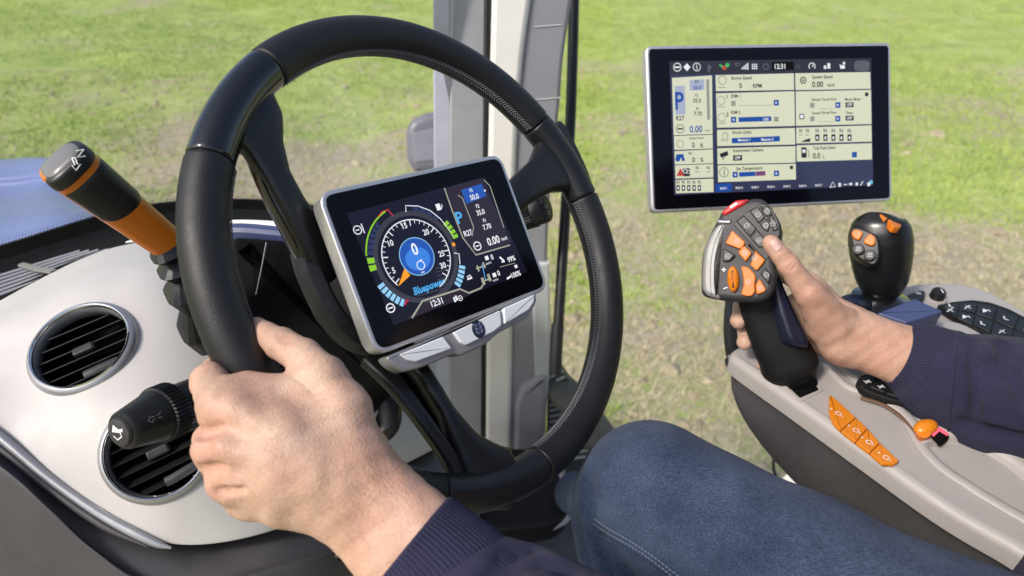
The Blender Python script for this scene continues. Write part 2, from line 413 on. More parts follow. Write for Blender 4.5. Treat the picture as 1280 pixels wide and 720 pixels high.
# ================================================================== lettering
_txt = {}
def glyphs(s, shear=0.0):
    if (s, shear) not in _txt:
        c = bpy.data.curves.new('t', 'FONT'); c.body = s; c.size = 1; c.align_x = 'CENTER'; c.align_y = 'CENTER'; c.shear = shear; c.resolution_u = 3; c.offset = .020
        o = bpy.data.objects.new('t', c); me = bpy.data.meshes.new_from_object(o)
        V = np.array([v.co[:] for v in me.vertices]).reshape(-1, 3); F = [tuple(p.vertices) for p in me.polygons]
        bpy.data.objects.remove(o); bpy.data.curves.remove(c); bpy.data.meshes.remove(me)
        if len(V): V[:, 1] -= (V[:, 1].min()+V[:, 1].max())/2; V[:, 0] -= (V[:, 0].min()+V[:, 0].max())/2
        _txt[(s, shear)] = (V, F)
    return _txt[(s, shear)]
class Flat:
    """flat print on a plane of a frame: polygons and lettering collected into one mesh"""
    def __init__(s, fr, z): s.fr = fr; s.z = z; s.b = MB()
    def loc(s, P): 
        P = ccw(P); s.b.add(s.fr.w(np.column_stack([P, np.full(len(P), s.z)])), [tuple(range(len(P)))]); return s
    def px(s, P): return s.loc([s.fr.hit(u, v, s.z) for u, v in P])
    def rect(s, u, v, w, h, ang=0, r=0):
        c = s.fr.hit(u, v, s.z); P = rectpts(0, 0, w, h)
        if r: P = rounded(P, r)
        ca, sa = math.cos(ang), math.sin(ang); return s.loc(np.stack([c[0]+P[:, 0]*ca-P[:, 1]*sa, c[1]+P[:, 0]*sa+P[:, 1]*ca], 1))
    def disc(s, u, v, r, n=20, ry=None):
        c = s.fr.hit(u, v, s.z); a = np.linspace(0, 2*PI, n, endpoint=False); return s.loc(np.stack([c[0]+r*np.cos(a), c[1]+(ry or r)*np.sin(a)], 1))
    def arc(s, c, r0, r1, a0, a1, n=None):
        """band between two radii; angles in degrees; c local"""
        n = n or max(2, int(abs(a1-a0)/5)+1); a = np.radians(np.linspace(a0, a1, n+1)); d = np.stack([np.cos(a), np.sin(a)], 1)
        V = np.concatenate([c+r0*d, c+r1*d]); V = s.fr.w(np.column_stack([V, np.full(len(V), s.z)])); k = n+1
        s.b.add(V, [(i, i+1, k+i+1, k+i) if (r0 > r1) == (a1 > a0) else (i, k+i, k+i+1, i+1) for i in range(n)]); return s
    def ringpx(s, u, v, r, t, a0=0, a1=360): return s.arc(s.fr.hit(u, v, s.z), r-t, r, a0, a1)
    def line(s, pts, t, px=True):
        P = np.array([s.fr.hit(u, v, s.z) for u, v in pts]) if px else np.asarray(pts, float)
        T = np.gradient(P, axis=0); T /= np.linalg.norm(T, axis=1)[:, None]; N = np.stack([-T[:, 1], T[:, 0]], 1)*t/2
        V = np.concatenate([P+N, P-N]); V = s.fr.w(np.column_stack([V, np.full(len(V), s.z)])); k = len(P)
        s.b.add(V, [(i, k+i, k+i+1, i+1) for i in range(k-1)]); return s
    def text(s, t, u, v, cap, ang=0.0, sx=1.0, shear=0.0):
        """cap: height of the capitals in metres"""
        V, F = glyphs(t, shear)
        if not len(V): return s
        k = cap/.70; c = s.fr.hit(u, v, s.z); x, y = V[:, 0]*k*sx, V[:, 1]*k; ca, sa = math.cos(ang), math.sin(ang)
        s.b.add(s.fr.w(np.column_stack([c[0]+x*ca-y*sa, c[1]+x*sa+y*ca, np.full(len(V), s.z)])), F); return s
    def build(s, name, m, parent, **k):
        if len(s.b.V) > 1: k.setdefault('kind', 'stuff')
        return s.b.build(name, m, parent, smooth=False, **k)

# ================================================================== steering wheel
WH = Fr(C2W(np.array([-.0535, -.0302, .5695])), V2W(np.array([.74535, 0, .66667])), V2W(np.array([.644, -.26, -.72])))
RW = .195
def ringpt(a, r=RW, z=0.0):
    a = np.radians(a); return WH.w(np.stack([r*np.cos(a), r*np.sin(a), np.zeros_like(a)+z], -1))
def rim_arc(a0, a1, r, n, closed=False, ends=.5):
    A = np.linspace(a0, a1, n); rr = np.full(n, r)
    if not closed:
        A = np.concatenate([[a0, a0+ends*.25, a0+ends], np.linspace(a0+2*ends, a1-2*ends, n), [a1-ends, a1-ends*.25, a1]])
        rr = np.concatenate([[r-.0019, r-.0007, r], np.full(n, r), [r, r-.0007, r-.0019]])
    m = 28; b = np.linspace(0, 2*PI, m, endpoint=False); R = []
    for a, q in zip(np.radians(A), rr):
        c = np.array([math.cos(a), math.sin(a), 0]); R.append(WH.w(RW*c+q*(np.cos(b)[:, None]*c+np.sin(b)[:, None]*np.array([0, 0, 1.0]))))
    return R
wheel = thing('steering_wheel', 'black leather three spoke steering wheel with pale stitching, gripped by the left hand', 'steering wheel', WH)
R = rim_arc(0, 360, .0142, 120, True); V, F = rings(R, False, False); mk('rim_core', V, F, M['black'], wheel)
LEATHER = ((46.1, 135.8), (163.2, 256.4), (287.4, 379.4))
for a0, a1 in LEATHER:
    V, F = rings(rim_arc(a0, a1, .0164, 60)); g = mk('leather_grip', V, F, M['leather'], wheel, sharp=60)
    st = MB(); k = int((a1-a0)*RW*PI/180/.0031)
    for i in range(k):
        p = a0+.6+(a1-a0-1.2)*i/k; q = p+(a1-a0-1.2)/k
        for al, be, off in ((-2, 10, .0), (23, 10, .0)):
            def sp(ph, al, r): 
                c = np.array([math.cos(math.radians(ph)), math.sin(math.radians(ph)), 0]); l = math.radians(al)
                return WH.w(RW*c+r*(-c*math.cos(l)+np.array([0, 0, 1.0])*math.sin(l)))
            P = [sp(p, al, .0163), sp((p+q)/2+.1, (al+be)/2, .0173), sp(q, be, .0163)]
            st.add(*tube(P, [.00045, .0006, .00045], 5))
    st.build('stitching', M['thread'], g, kind='stuff')
for (a0, a1), mm in (((136.0, 163.0), 'gloss'), ((256.6, 287.2), 'satin'), ((19.6, 45.9), 'satin')):
    V, F = rings(rim_arc(a0, a1, .0161, 20)); mk('rim_joint', V, F, M[mm], wheel, sharp=60)
def wpath(pts): return WH.w(np.array([[*WH.hit(u, v, z), z] for u, v, z in pts]))
def spoke_bar(pts, wid, thk, n=24, power=3.2):
    P = cr(wpath(pts), 6); wq = np.interp(np.linspace(0, 1, len(P)), np.linspace(0, 1, len(wid)), wid); tq = np.interp(np.linspace(0, 1, len(P)), np.linspace(0, 1, len(thk)), thk)
    return tube(P, wq/2, n, WH.z, tq/wq, power)
# upper left: a broad wing falling to the hub with a thinner strut beside it
V, F = spoke_bar([(298, 138, -.001), (314, 158, -.001), (329, 186, -.002), (344, 220, -.004), (363, 255, -.008), (388, 300, -.018), (412, 345, -.03)], [.064, .052, .030, .0215, .0215, .027, .034], [.022, .022, .019, .017, .017, .02, .02])
sp1 = mk('spoke', V, F, M['satin'], wheel, sharp=50)
V, F = spoke_bar([(309, 184, -.007), (322, 208, -.008), (341, 246, -.011), (362, 285, -.017), (385, 325, -.028)], [.006, .010, .012, .013, .016], [.010, .014, .016, .016, .016])
mk('strut', V, F, M['gloss'], sp1, sharp=50)
# right
V, F = spoke_bar([(716, 196, -.001), (699, 203, -.001), (676, 220, -.002), (648, 241, -.006), (618, 268, -.016), (590, 292, -.028)], [.080, .072, .038, .030, .032, .036], [.020, .020, .018, .018, .02, .02])
mk('spoke', V, F, M['satin'], wheel, sharp=50)
# bottom: two legs with a slot between them
V, F = spoke_bar([(640, 612, -.001), (614, 594, -.001), (582, 556, -.003), (556, 515, -.006), (528, 472, -.014), (505, 440, -.026)], [.034, .056, .026, .0135, .0145, .020], [.020, .020, .018, .017, .02, .02])
sp3 = mk('spoke', V, F, M['satin'], wheel, sharp=50)
V, F = spoke_bar([(566, 612, -.003), (572, 592, -.004), (553, 560, -.005), (521, 516, -.008), (491, 478, -.015), (462, 448, -.028)], [.030, .016, .013, .013, .015, .018], [.012, .012, .012, .012, .012, .012])
mk('strut', V, F, M['satin'], sp3, sharp=50)
V, F = spoke_bar([(588, 612, -.010), (572, 570, -.013), (542, 520, -.016), (512, 478, -.022), (485, 448, -.034)], [.020, .016, .015, .015, .018], [.006]*5)
mk('web', V, F, M['pit'], sp3, sharp=50)
hubprof = [(.030, -.012), (.048, -.016), (.055, -.024), (.057, -.05), (.052, -.075), (.040, -.085)]
V, F = lathe(WH, hubprof[::-1], 36); mk('hub', V, F, M['black'], wheel)

# ================================================================== instrument display on the hub
DI = Fr(C2W(np.array([-.0528, -.0332, .530])), V2W(np.array([.751, -.281, .598])), V2W(np.array([.566, -.193, -.801])))
disp = thing('instrument_display', 'silver framed instrument display with round rev counter in the middle of the steering wheel', 'display', DI)
DW, DH = .170, .123
P0 = rounded(rectpts(0, 0, DW, DH), .0125, 8)
plate('rear_housing', DI, inset(P0, .0015), -.040, -.0165, M['charcoal_rough'], disp, bev=.002, px=False, base_in=.008)
plate('bezel', DI, P0, -.016, 0, M['silver'], disp, bev=.0016, px=False)
plate('glass', DI, inset(P0, .0034), -.002, .0006, mat('display_glass', (.002, .002, .003), .10, var=.02, rvar=.02, spec=.25), disp, bev=.0006, px=False)
V, F = tube(cr([DI.w(np.array(p)) for p in ((-.088, .032, -.052), (-.092, .010, -.045), (-.088, -.022, -.045), (-.074, -.045, -.052), (-.05, -.058, -.06))], 5), .009, 12, DI.z, 1.3, 3)
mk('rear_bracket', V, F, M['charcoal'], disp)
V, F = tube([DI.w(np.array(p)) for p in ((0, 0, -.085), (0, 0, -.038))], [.05, .058], 24, DI.x); mk('neck', V, F, M['black'], disp)
# key bar under the screen
def z2(pts, x0, y0, k): return [(x0+a/k, y0+b/k) for a, b in pts]
zk = lambda pts: z2(pts, 470, 360, 5.818)
kb = plate('key_bar', DI, zk([(70, 505), (150, 470), (560, 300), (1165, 20), (1172, 100), (1110, 215), (890, 330), (810, 405), (625, 492), (575, 478), (320, 585), (205, 612), (120, 565)]), -.014, .0015, M['silver_dark'], disp, bev=.002, r=.003)
for q in ([(178, 480), (490, 352), (556, 440), (290, 538), (235, 525)], [(566, 322), (905, 160), (916, 272), (858, 318), (660, 416), (622, 398)], [(928, 148), (1158, 44), (1150, 105), (1112, 160), (938, 262)]):
    plate('soft_key', DI, zk(q), .001, .0042, M['keywhite'], kb, bev=.001, r=.0014)
ec = DI.hit(*zk([(745, 300)])[0], .0042)
def ellipse(cx, cy, a, b_, rot=0, n=28):
    t = np.linspace(0, 2*PI, n, endpoint=False); x, y = a*np.cos(t), b_*np.sin(t); return np.stack([cx+x*math.cos(rot)-y*math.sin(rot), cy+x*math.sin(rot)+y*math.cos(rot)], 1)
em = plate('emblem', DI, ellipse(ec[0], ec[1], .0058, .0071), .003, .0047, M['navyglass'], kb, bev=.0004, px=False)
lf = Flat(DI, .00485)
for k in range(3):
    for s in (-1, 1):
        y0 = ec[1]-.0042+k*.0031; lf.loc([(ec[0]+s*.0006, y0), (ec[0]+s*.0038, y0+.0020), (ec[0]+s*.0037, y0+.0040), (ec[0]+s*.0006, y0+.0023)])
lf.build('leaf_mark', mat('leaf_grey_blue', (.12, .14, .24), .4), em)
# what the screen shows
q7 = lambda x, y: (440+x/4, 220+y/4)
E = {'navy': emit('screen_navy', (20, 18, 52)), 'deep': emit('screen_deep', (14, 12, 30)), 'w': emit('screen_white', (242, 244, 250)), 'gr': emit('screen_grey', (120, 124, 138)), 'dgr': emit('screen_dark_grey', (58, 58, 66)),
     'bl': emit('screen_blue', (34, 84, 176)), 'bl2': emit('screen_bright_blue', (60, 130, 225)), 'lb': emit('screen_pale_blue', (150, 208, 245)), 'sky': emit('screen_sky', (80, 176, 240)), 'gn': emit('screen_green', (140, 205, 40)), 'or': emit('screen_orange', (255, 160, 30)),
     'rd': emit('screen_red', (214, 40, 60)), 'ye': emit('screen_yellow', (225, 220, 70)), 'sil': emit('screen_silver', (168, 168, 150)), 'br': emit('screen_brown', (44, 34, 48))}
Z0 = .0008
scr = Flat(DI, Z0).px([(433, 267), (606, 221), (659, 340), (492, 407)]).build('screen', E['deep'], disp)
c0 = DI.hit(*q7(325, 402), Z0)
def near(a, b): return b-360*round((b-a)/360)
def lr(x, y, z=Z0): return np.linalg.norm(DI.hit(*q7(x, y), z)-c0)
def la(x, y): d = DI.hit(*q7(x, y), Z0)-c0; return math.degrees(math.atan2(d[1], d[0]))
ro = lr(78, 398); rt = lr(146, 395); rb = lr(235, 398)
f = Flat(DI, Z0+.0001); f.px([q7(300, 690), q7(350, 625), q7(545, 565), q7(585, 585), q7(640, 565), q7(560, 610), q7(270, 720)]); f.px([q7(470, 60), q7(650, 10), q7(760, 260), q7(800, 330), q7(625, 395), q7(540, 290)]); f.build('screen_field', E['br'], scr)
f = Flat(DI, Z0+.00015); f.arc(c0, ro*.80, ro*.90, 0, 360, 60); f.build('dial_surround', E['dgr'], scr)
f = Flat(DI, Z0+.0002)
f.arc(c0, rt-.0008, rt, la(228, 545), la(228, 545)-285, 60)
for i in range(31):
    a = la(228, 540)-i*(la(228, 540)-la(490, 440)+360)/30 if False else la(222, 530)-i*8.6
    d = np.array([math.cos(math.radians(a)), math.sin(math.radians(a))]); big_ = i % 5 == 0
    f.line([c0+d*rt, c0+d*(rt-(.0052 if big_ else .0032))], .0008 if big_ else .0005, px=False)
for t_, x, y in (('5', 208, 472), ('10', 193, 335), ('15', 262, 248), ('20', 370, 280), ('25', 447, 388), ('30', 455, 447)): f.text(t_, *q7(x, y), .0044, sx=.85)
f.text('0', *q7(313, 365), .0090, sx=.8)
for t_, x, y, h in (('F3', 595, 72, .0028), ('50.0', 612, 104, .0044), ('F2', 628, 150, .0030), ('35.0', 643, 181, .0042), ('F1', 662, 222, .0030), ('7.70', 675, 253, .0042), ('R27', 580, 285, .0044), ('0.00', 707, 322, .0064), ('km/h', 762, 312, .0026), ('99%', 797, 414, .0042), ('100%', 820, 491, .0042), ('0', 700, 405, .0042), ('0', 733, 485, .0042), ('12:31', 424, 631, .0048)):
    f.text(t_, *q7(x, y), h, sx=.82)
# small symbols: engine, fuel pump, battery, brake, axle, implement
f.ringpx(*q7(28, 270), .0034, .0007).rect(*q7(54, 262), .0008, .0072).rect(*q7(28, 270), .003, .0007)
f.ringpx(*q7(193, 660), .0036, .0009).rect(*q7(193, 660), .004, .0010)
f.rect(*q7(432, 155), .0040, .0052).line([q7(446, 140), q7(452, 150), q7(446, 165)], .0006)
f.ringpx(*q7(627, 350), .0038, .0009).rect(*q7(627, 350), .0040, .0009)
f.rect(*q7(588, 512), .0046, .0016).line([q7(575, 505), q7(590, 495), q7(600, 510)], .0008)
f.ringpx(*q7(344, 446), .0036, .0007).rect(*q7(345, 420), .0022, .0007); f.text('min', *q7(354, 480), .0016)
f.rect(*q7(513, 618), .0016, .0040).rect(*q7(522, 610), .0016, .0040).ringpx(*q7(541, 611), .0022, .0006).rect(*q7(541, 611), .002, .0006)
f.rect(*q7(674, 410), .0034, .0034).rect(*q7(712, 495), .0034, .0034); f.text('AUTO', *q7(683, 436), .0014).text('AUTO', *q7(718, 520), .0014)
f.line([q7(738, 405), q7(760, 425)], .0016).line([q7(748, 430), q7(764, 426)], .0012).line([q7(775, 515), q7(795, 500)], .0016).rect(*q7(820, 452), .003, .0026)
f.line([q7(270, 180), q7(268, 148), q7(330, 150), q7(390, 172), q7(440, 212), q7(480, 260), q7(510, 310)], .0007)
f.line([q7(510, 385), q7(535, 388), q7(540, 440)], .0007)
f.line([q7(660, 72), q7(668, 74)], .0016)
f.build('screen_lettering', E['w'], scr)
f = Flat(DI, Z0+.0001); f.loc(ellipse(c0[0], c0[1], rb, rb, 0, 40)); f.build('dial_hub', E['bl'], scr)
Flat(DI, Z0+.00012).loc(ellipse(c0[0], c0[1]-.002, rb*.72, rb*.6, 0, 40)).build('dial_glow', E['bl2'], scr)
Flat(DI, Z0+.00016).arc(c0, rb-.0006, rb, 0, 360, 40).build('dial_edge', E['lb'], scr)
f = Flat(DI, Z0+.0003); f.px([q7(262, 462), q7(292, 496), q7(232, 552)]); f.rect(*q7(508, 342), .0028, .0028); f.build('dial_needle', E['or'], scr)
f = Flat(DI, Z0+.0002); f.text('P', *q7(537, 208), .0094).text('F3', *q7(596, 71), .0010); f.text('Bluepower', *q7(388, 556), .0056, sx=.8, shear=.25, ang=.02); f.line([q7(325, 585), q7(390, 560), q7(470, 530)], .0004); f.line([q7(650, 440), q7(668, 520)], .0007); f.build('screen_blue_lettering', E['sky'], scr)
f = Flat(DI, Z0+.00015)
for k in range(6): f.line([q7(415+k*4, 462+k*19), q7(478+k*2, 452+k*16)], .0011)
f.line([q7(300, 560), q7(330, 600), q7(480, 555)], .0012)
f.build('dial_stripes', E['dgr'], scr)
f = Flat(DI, Z0+.00018); f.px([q7(545, 70), q7(648, 38), q7(672, 100), q7(572, 140)]); f.build('speed_box', E['bl'], scr)
f = Flat(DI, Z0+.0002)
for k in range(6): a = la(150, 530)+(la(262, 640)-la(150, 530))*k/6; f.arc(c0, ro*.90, ro*1.04, a+.8, a+(la(262, 640)-la(150, 530))/6-.8, 3)
A0 = la(525, 440); A1 = near(A0, la(515, 545))
for k in range(5): a = A0+(A1-A0)*k/5; f.arc(c0, ro*.92, ro*1.06, a-.8, a+(A1-A0)/5+.8, 3)
f.build('level_bars', E['lb'], scr)
f = Flat(DI, Z0+.0002)
A0 = la(110, 405); A1 = near(A0, la(118, 475))
for k in range(2): a = A0+(A1-A0)*k/2; f.arc(c0, ro*.88, ro*1.02, a+1, a+(A1-A0)/2-1, 3)
A0 = la(450, 245); A1 = near(A0, la(495, 325))
for k in range(4): a = A0+(A1-A0)*k/4; f.arc(c0, ro*.92, ro*1.05, a-.8, a+(A1-A0)/4+.8, 3)
A0 = la(165, 175); A1 = near(A0, la(80, 400))
f.arc(c0, ro*1.01, ro*1.04, A0, A1)
f.build('green_bars', E['gn'], scr)
f = Flat(DI, Z0+.0002); f.line([q7(130, 205), q7(150, 180), q7(180, 168), q7(205, 200)], .0009); f.line([q7(265, 645), q7(275, 620), q7(283, 628)], .0012); f.build('red_marks', E['rd'], scr)
f = Flat(DI, Z0+.00017)
A0 = la(120, 225); A1 = near(A0, la(108, 400))
for k in range(6): a = A0+(A1-A0)*k/6; f.arc(c0, ro*.88, ro*.99, a+.8, a+(A1-A0)/6-.8, 3)
A0 = la(300, 170); A1 = near(A0, la(430, 225))
for k in range(4): a = A0+(A1-A0)*k/4; f.arc(c0, ro*.9, ro*1.0, a-.8, a+(A1-A0)/4+.8, 3)
f.build('unlit_bars', emit('screen_slate', (44, 52, 92)), scr)
f = Flat(DI, Z0+.0002)
f.line([q7(300, 710), q7(352, 625), q7(540, 565), q7(585, 585), q7(645, 560), q7(655, 545)], .0014); f.line([q7(462, 60), q7(500, 170), q7(555, 310), q7(620, 395), q7(790, 345)], .0011); f.line([q7(530, 95), q7(552, 110), q7(608, 255), q7(600, 300)], .0008); f.line([q7(660, 20), q7(690, 50), q7(755, 245), q7(760, 258)], .0008); f.line([q7(740, 455), q7(815, 435)], .0005)
f.rect(*q7(645, 455), .0100, .0012).rect(*q7(630, 462), .0016, .0050).rect(*q7(660, 446), .0016, .0050).rect(*q7(672, 520), .0100, .0012).rect(*q7(656, 526), .0026, .0060).rect(*q7(686, 508), .0026, .0060)
f.build('screen_frames', E['sil'], scr)

# ================================================================== guidance terminal on its arm
MO = Fr(C2W(np.array([.3011, -.1863, .7834])), V2W(np.array([.988, -.064, .142])), V2W(np.array([.147, .071, -.987])))
mon = thing('terminal_monitor', 'wide touchscreen terminal with pale yellow cards, standing above the armrest joystick', 'monitor', MO)
P0 = rounded(rectpts(0, 0, .30, .1852), .0085, 8)
plate('rear_housing', MO, inset(P0, .003), -.030, -.0125, M['charcoal'], mon, bev=.002, px=False, base_in=.012)
plate('bezel', MO, P0, -.012, 0, M['silver'], mon, bev=.0022, px=False)
plate('glass', MO, inset(P0, .0036), -.002, .0008, mat('terminal_glass', (.002, .002, .004), .09, var=.02, rvar=.02, spec=.3), mon, bev=.0008, px=False)
V, F = tube(cr([W(*p) for p in ((955, 200, .825), (940, 255, .85), (926, 320, .85), (917, 385, .82), (917, 430, .80), (926, 470, .79))], 6), .0085, 14, MO.x, 1.2, 3)
mk('support_arm', V, F, M['satin'], mon)
qm = lambda x, y: (790+x/3, 40+y/3)
qs = lambda P: [qm(*p) for p in P]
e2 = {'nav': emit('terminal_navy', (52, 56, 84)), 'top': emit('terminal_top', (44, 44, 52)), 'card': emit('terminal_card', (216, 218, 190)), 'dk': emit('terminal_text', (40, 40, 44)), 'mid': emit('terminal_grey', (150, 150, 140)), 'blu': emit('terminal_blue', (30, 78, 160)), 'wh': emit('terminal_white', (236, 238, 240)), 'lil': emit('terminal_lilac', (168, 176, 200)), 'slate': emit('terminal_slate', (92, 92, 100)), 'redd': emit('terminal_red', (190, 70, 60)), 'grn': emit('terminal_green', (60, 190, 90)), 'cy': emit('terminal_cyan', (110, 190, 220)), 'pur': emit('terminal_purple', (120, 70, 120))}
Z1 = .0010
ms = Flat(MO, Z1).px(qs([(140, 110), (897, 98), (905, 575), (158, 612)])).build('screen', e2['nav'], mon)  # navy base glow carries the dark bluish reflection of the glass
Flat(MO, Z1+.0001).px(qs([(140, 110), (897, 98), (898, 148), (143, 160)])).build('status_bar', e2['top'], ms)
CARDS = [[(150, 172), (300, 163), (302, 382), (156, 387)], [(157, 390), (302, 385), (303, 437), (159, 442)], [(159, 447), (303, 440), (304, 492), (161, 497)], [(161, 500), (304, 495), (305, 545), (163, 550)], [(163, 555), (305, 550), (306, 600), (165, 605)],
    [(313, 162), (607, 155), (608, 217), (315, 222)], [(315, 230), (609, 222), (611, 352), (319, 359)], [(319, 367), (611, 360), (612, 422), (320, 428)], [(320, 436), (613, 428), (613, 490), (321, 496)], [(322, 500), (614, 494), (615, 553), (323, 563)],
    [(612, 155), (893, 150), (895, 213), (613, 218)], [(614, 223), (896, 217), (898, 345), (615, 352)], [(616, 359), (898, 350), (899, 411), (616, 418)], [(617, 425), (899, 417), (900, 478), (618, 486)]]
for q in CARDS: Flat(MO, Z1+.0001).px(qs(q)).build('screen_card', e2['card'], ms)
def T(f, t_, x, y, h, sx=.88): f.text(t_, *qm(x, y), h*1.12, sx=sx)
f = Flat(MO, Z1+.0002)
for t_, x, y, h in (('Engine Speed', 411, 174, .0033), ('0', 407, 201, .0050), ('RPM', 470, 202, .0042), ('ESM 1', 389, 240, .0033), ('ESM 2', 389, 301, .0033), ('1', 356, 243, .004), ('2', 358, 309, .004), ('Work Lights', 411, 378, .0033), ('Instrument Camera', 436, 443, .0033), ('Set Temperature', 440, 513, .0033),
    ('System Speed', 714, 170, .0033), ('0.00', 696, 196, .0058), ('km/h', 747, 199, .0032), ('Retract Target Flow', 721, 254, .0027), ('Motor Mode', 828, 252, .0027), ('Extend Target Flow', 721, 304, .0027), ('Timer', 815, 303, .0027), ('Trip Fuel Used', 720, 436, .0033), ('0.0', 692, 464, .0056), ('L', 720, 468, .0036),
    ('35.0', 244, 257, .0040), ('7.70', 247, 306, .0040), ('F2', 243, 237, .0028), ('F1', 245, 288, .0028), ('R27', 181, 323, .0044), ('Engine Power', 243, 399, .0022), ('0', 230, 424, .0050), ('%', 261, 425, .0040), ('Slip', 218, 456, .0022), ('0', 231, 479, .0050), ('%', 262, 479, .0040), ('km/h', 283, 369, .0020),
    ('F3', 243, 187, .0030)): T(f, t_, x, y, h)
for x in (244, 286): T(f, 'N', x, 509, .0034); f.rect(*qm(x, 524), .0050, .0006)
for k in range(5): T(f, 'N', 172+k*20, 563, .0034); f.rect(*qm(173+k*20, 585), .0040, .0066, r=.0008)
for k in range(5): T(f, 'N', 694+k*30.2, 370, .0040); f.rect(*qm(695+k*30.2, 396), .0052, .0076, r=.0008)
for x in (633, 658): T(f, 'N', x, 370, .0036); f.rect(*qm(x, 386), .0044, .0006)
f.ringpx(*qm(181, 363), .0049, .0007); f.rect(*qm(181, 363), .0064, .0018); f.ringpx(*qm(642, 181), .0040, .0013); f.disc(*qm(642, 181), .0013); f.rect(*qm(637, 317), .0062, .0062, r=.001)
f.ringpx(*qm(345, 526), .0056, .0006); f.rect(*qm(346, 526), .0008, .0072); f.ringpx(*qm(350, 388), .0034, .0006, -60, 200); f.line([qm(332, 410), qm(343, 396)], .0006).line([qm(342, 412), qm(352, 399)], .0006).line([qm(353, 412), qm(362, 399)], .0006)
f.px(qs([(328, 457), (358, 446), (362, 462), (334, 472)])); f.line([qm(345, 470), qm(340, 480)], .001)
f.rect(*qm(645, 452), .0066, .0120, r=.001).line([qm(658, 440), qm(664, 452), qm(663, 470), qm(668, 470)], .0006)
f.px(qs([(632, 412), (650, 404), (668, 398), (668, 412)])); f.rect(*qm(204, 526), .0088, .0090, r=.002)
f.rect(*qm(816, 273), .0104, .0056).rect(*qm(816, 323), .0104, .0056).rect(*qm(396, 472), .0110, .0062); f.rect(*qm(880, 234), .0044, .0044); f.rect(*qm(598, 508), .004, .004)
f.build('screen_lettering', e2['dk'], ms)
f = Flat(MO, Z1+.0003)
for x, y in ((816, 273), (816, 323), (396, 472)): T(f, 'OFF', x, y, .0030, .8)
f.rect(*qm(637, 317), .0040, .0040).rect(*qm(645, 447), .0038, .0036); f.ringpx(*qm(200, 522), .0026, .0007).ringpx(*qm(211, 524), .0022, .0006); f.disc(*qm(637, 317), .0001)
for k in range(5): f.rect(*qm(173+k*20, 585), .0016, .0030); f.rect(*qm(695+k*30.2, 397), .0020, .0034)
T(f, '1200', 502, 327, .0026); T(f, 'Memory 1', 420, 406, .0026); T(f, 'Memory 2', 508, 404, .0026)
for k in range(7): T(f, 'RUN %d' % (k+1), 343+k*59.5, 586-k*1.9, .0022)
# status symbols
f.ringpx(*qm(170, 132), .0048, .0009).rect(*qm(170, 132), .0062, .0018)
f.px(qs([(206, 117), (219, 132), (206, 147), (193, 132)])); f.ringpx(*qm(243, 131), .0047, .0008)
for k in range(4): f.rect(*qm(413+k*7, 136-k*2.5), .0014, .0020+k*.0018)
for a in range(3):
    for b_ in range(3): f.rect(*qm(452+a*7.5, 122+b_*7.5), .0016, .0016)
f.ringpx(*qm(675, 129), .0043, .0010, -40, 220).line([qm(675, 131), qm(681, 122)], .0010)
f.rect(*qm(724, 132), .0030, .0040).rect(*qm(738, 127), .0036, .0062).disc(*qm(795, 117), .0016).rect(*qm(790, 131), .0056, .0040).line([qm(783, 138), qm(780, 120)], .0010)
T(f, '12:31', 555, 129, .0050); T(f, 'i', 243, 131, .0050)
f.line([qm(742, 582), qm(753, 562), qm(764, 580), qm(742, 582)], .0008); f.rect(*qm(779, 573), .0030, .0044).rect(*qm(800, 572), .0046, .0010).rect(*qm(820, 570), .0040, .0024).rect(*qm(843, 570), .0030, .0034).line([qm(857, 575), qm(866, 560)], .0012).rect(*qm(888, 571), .0036, .0040)
f.build('screen_white_lettering', e2['wh'], ms)
f = Flat(MO, Z1+.00025); T(f, '!', 206, 132, .0050); T(f, '1', 800, 572, .0001); f.build('screen_cutout_lettering', e2['top'], ms)
f = Flat(MO, Z1+.0002)
f.px(qs([(283, 135), (288, 119), (301, 135), (293, 135), (293, 149), (284, 149), (284, 135)])); f.ringpx(*qm(395, 136), .0060, .0011, 50, 130).ringpx(*qm(395, 136), .0036, .0011, 50, 130).ringpx(*qm(502, 130), .0036, .001); f.line([qm(615, 138), qm(622, 120), qm(630, 138)], .0010)
f.rect(*qm(862, 127), .0200, .0120, r=.006)
f.build('dim_symbols', e2['slate'], ms)
Flat(MO, Z1+.0002).px(qs([(524, 113), (606, 111), (607, 142), (526, 144)])).build('clock_box', M['pit'], ms)
f = Flat(MO, Z1+.0002); T(f, 'P', 178, 258, .0170, .8); T(f, '0.00', 240, 364, .0066, .85); T(f, '50.0', 245, 209, .0040)
f.px(qs([(399, 320), (522, 316), (523, 334), (400, 338)])); f.px(qs([(374, 398), (554, 390), (555, 410), (375, 418)])); f.px(qs([(401, 526), (462, 523), (463, 540), (402, 543)]))
for x, y, s in ((541, 265, 1), (381, 329, -1), (387, 535, -1), (542, 530, 1), (772, 274, 1), (772, 325, 1), (834, 460, 1)): f.rect(*qm(x, y), .0064, .0064)
f.rect(*qm(180, 466), .0090, .0046).disc(*qm(172, 476), .0030).disc(*qm(192, 478), .0020).px(qs([(313, 570), (373, 567), (374, 597), (314, 600)]))
f.build('blue_fields', e2['blu'], ms)
f = Flat(MO, Z1+.0003)
for x, y, s in ((541, 265, 1), (381, 329, -1), (387, 535, -1), (542, 530, 1), (772, 274, 1), (772, 325, 1)): f.px([qm(x-3*s, y-5), qm(x-3*s, y+5), qm(x+4*s, y)])
f.build('arrow_marks', e2['wh'], ms)
f = Flat(MO, Z1+.00018); f.px(qs([(160, 203), (198, 201), (201, 309), (163, 311)])); f.px(qs([(216, 180), (271, 177), (272, 217), (217, 219)])); f.build('lilac_fields', e2['lil'], ms)
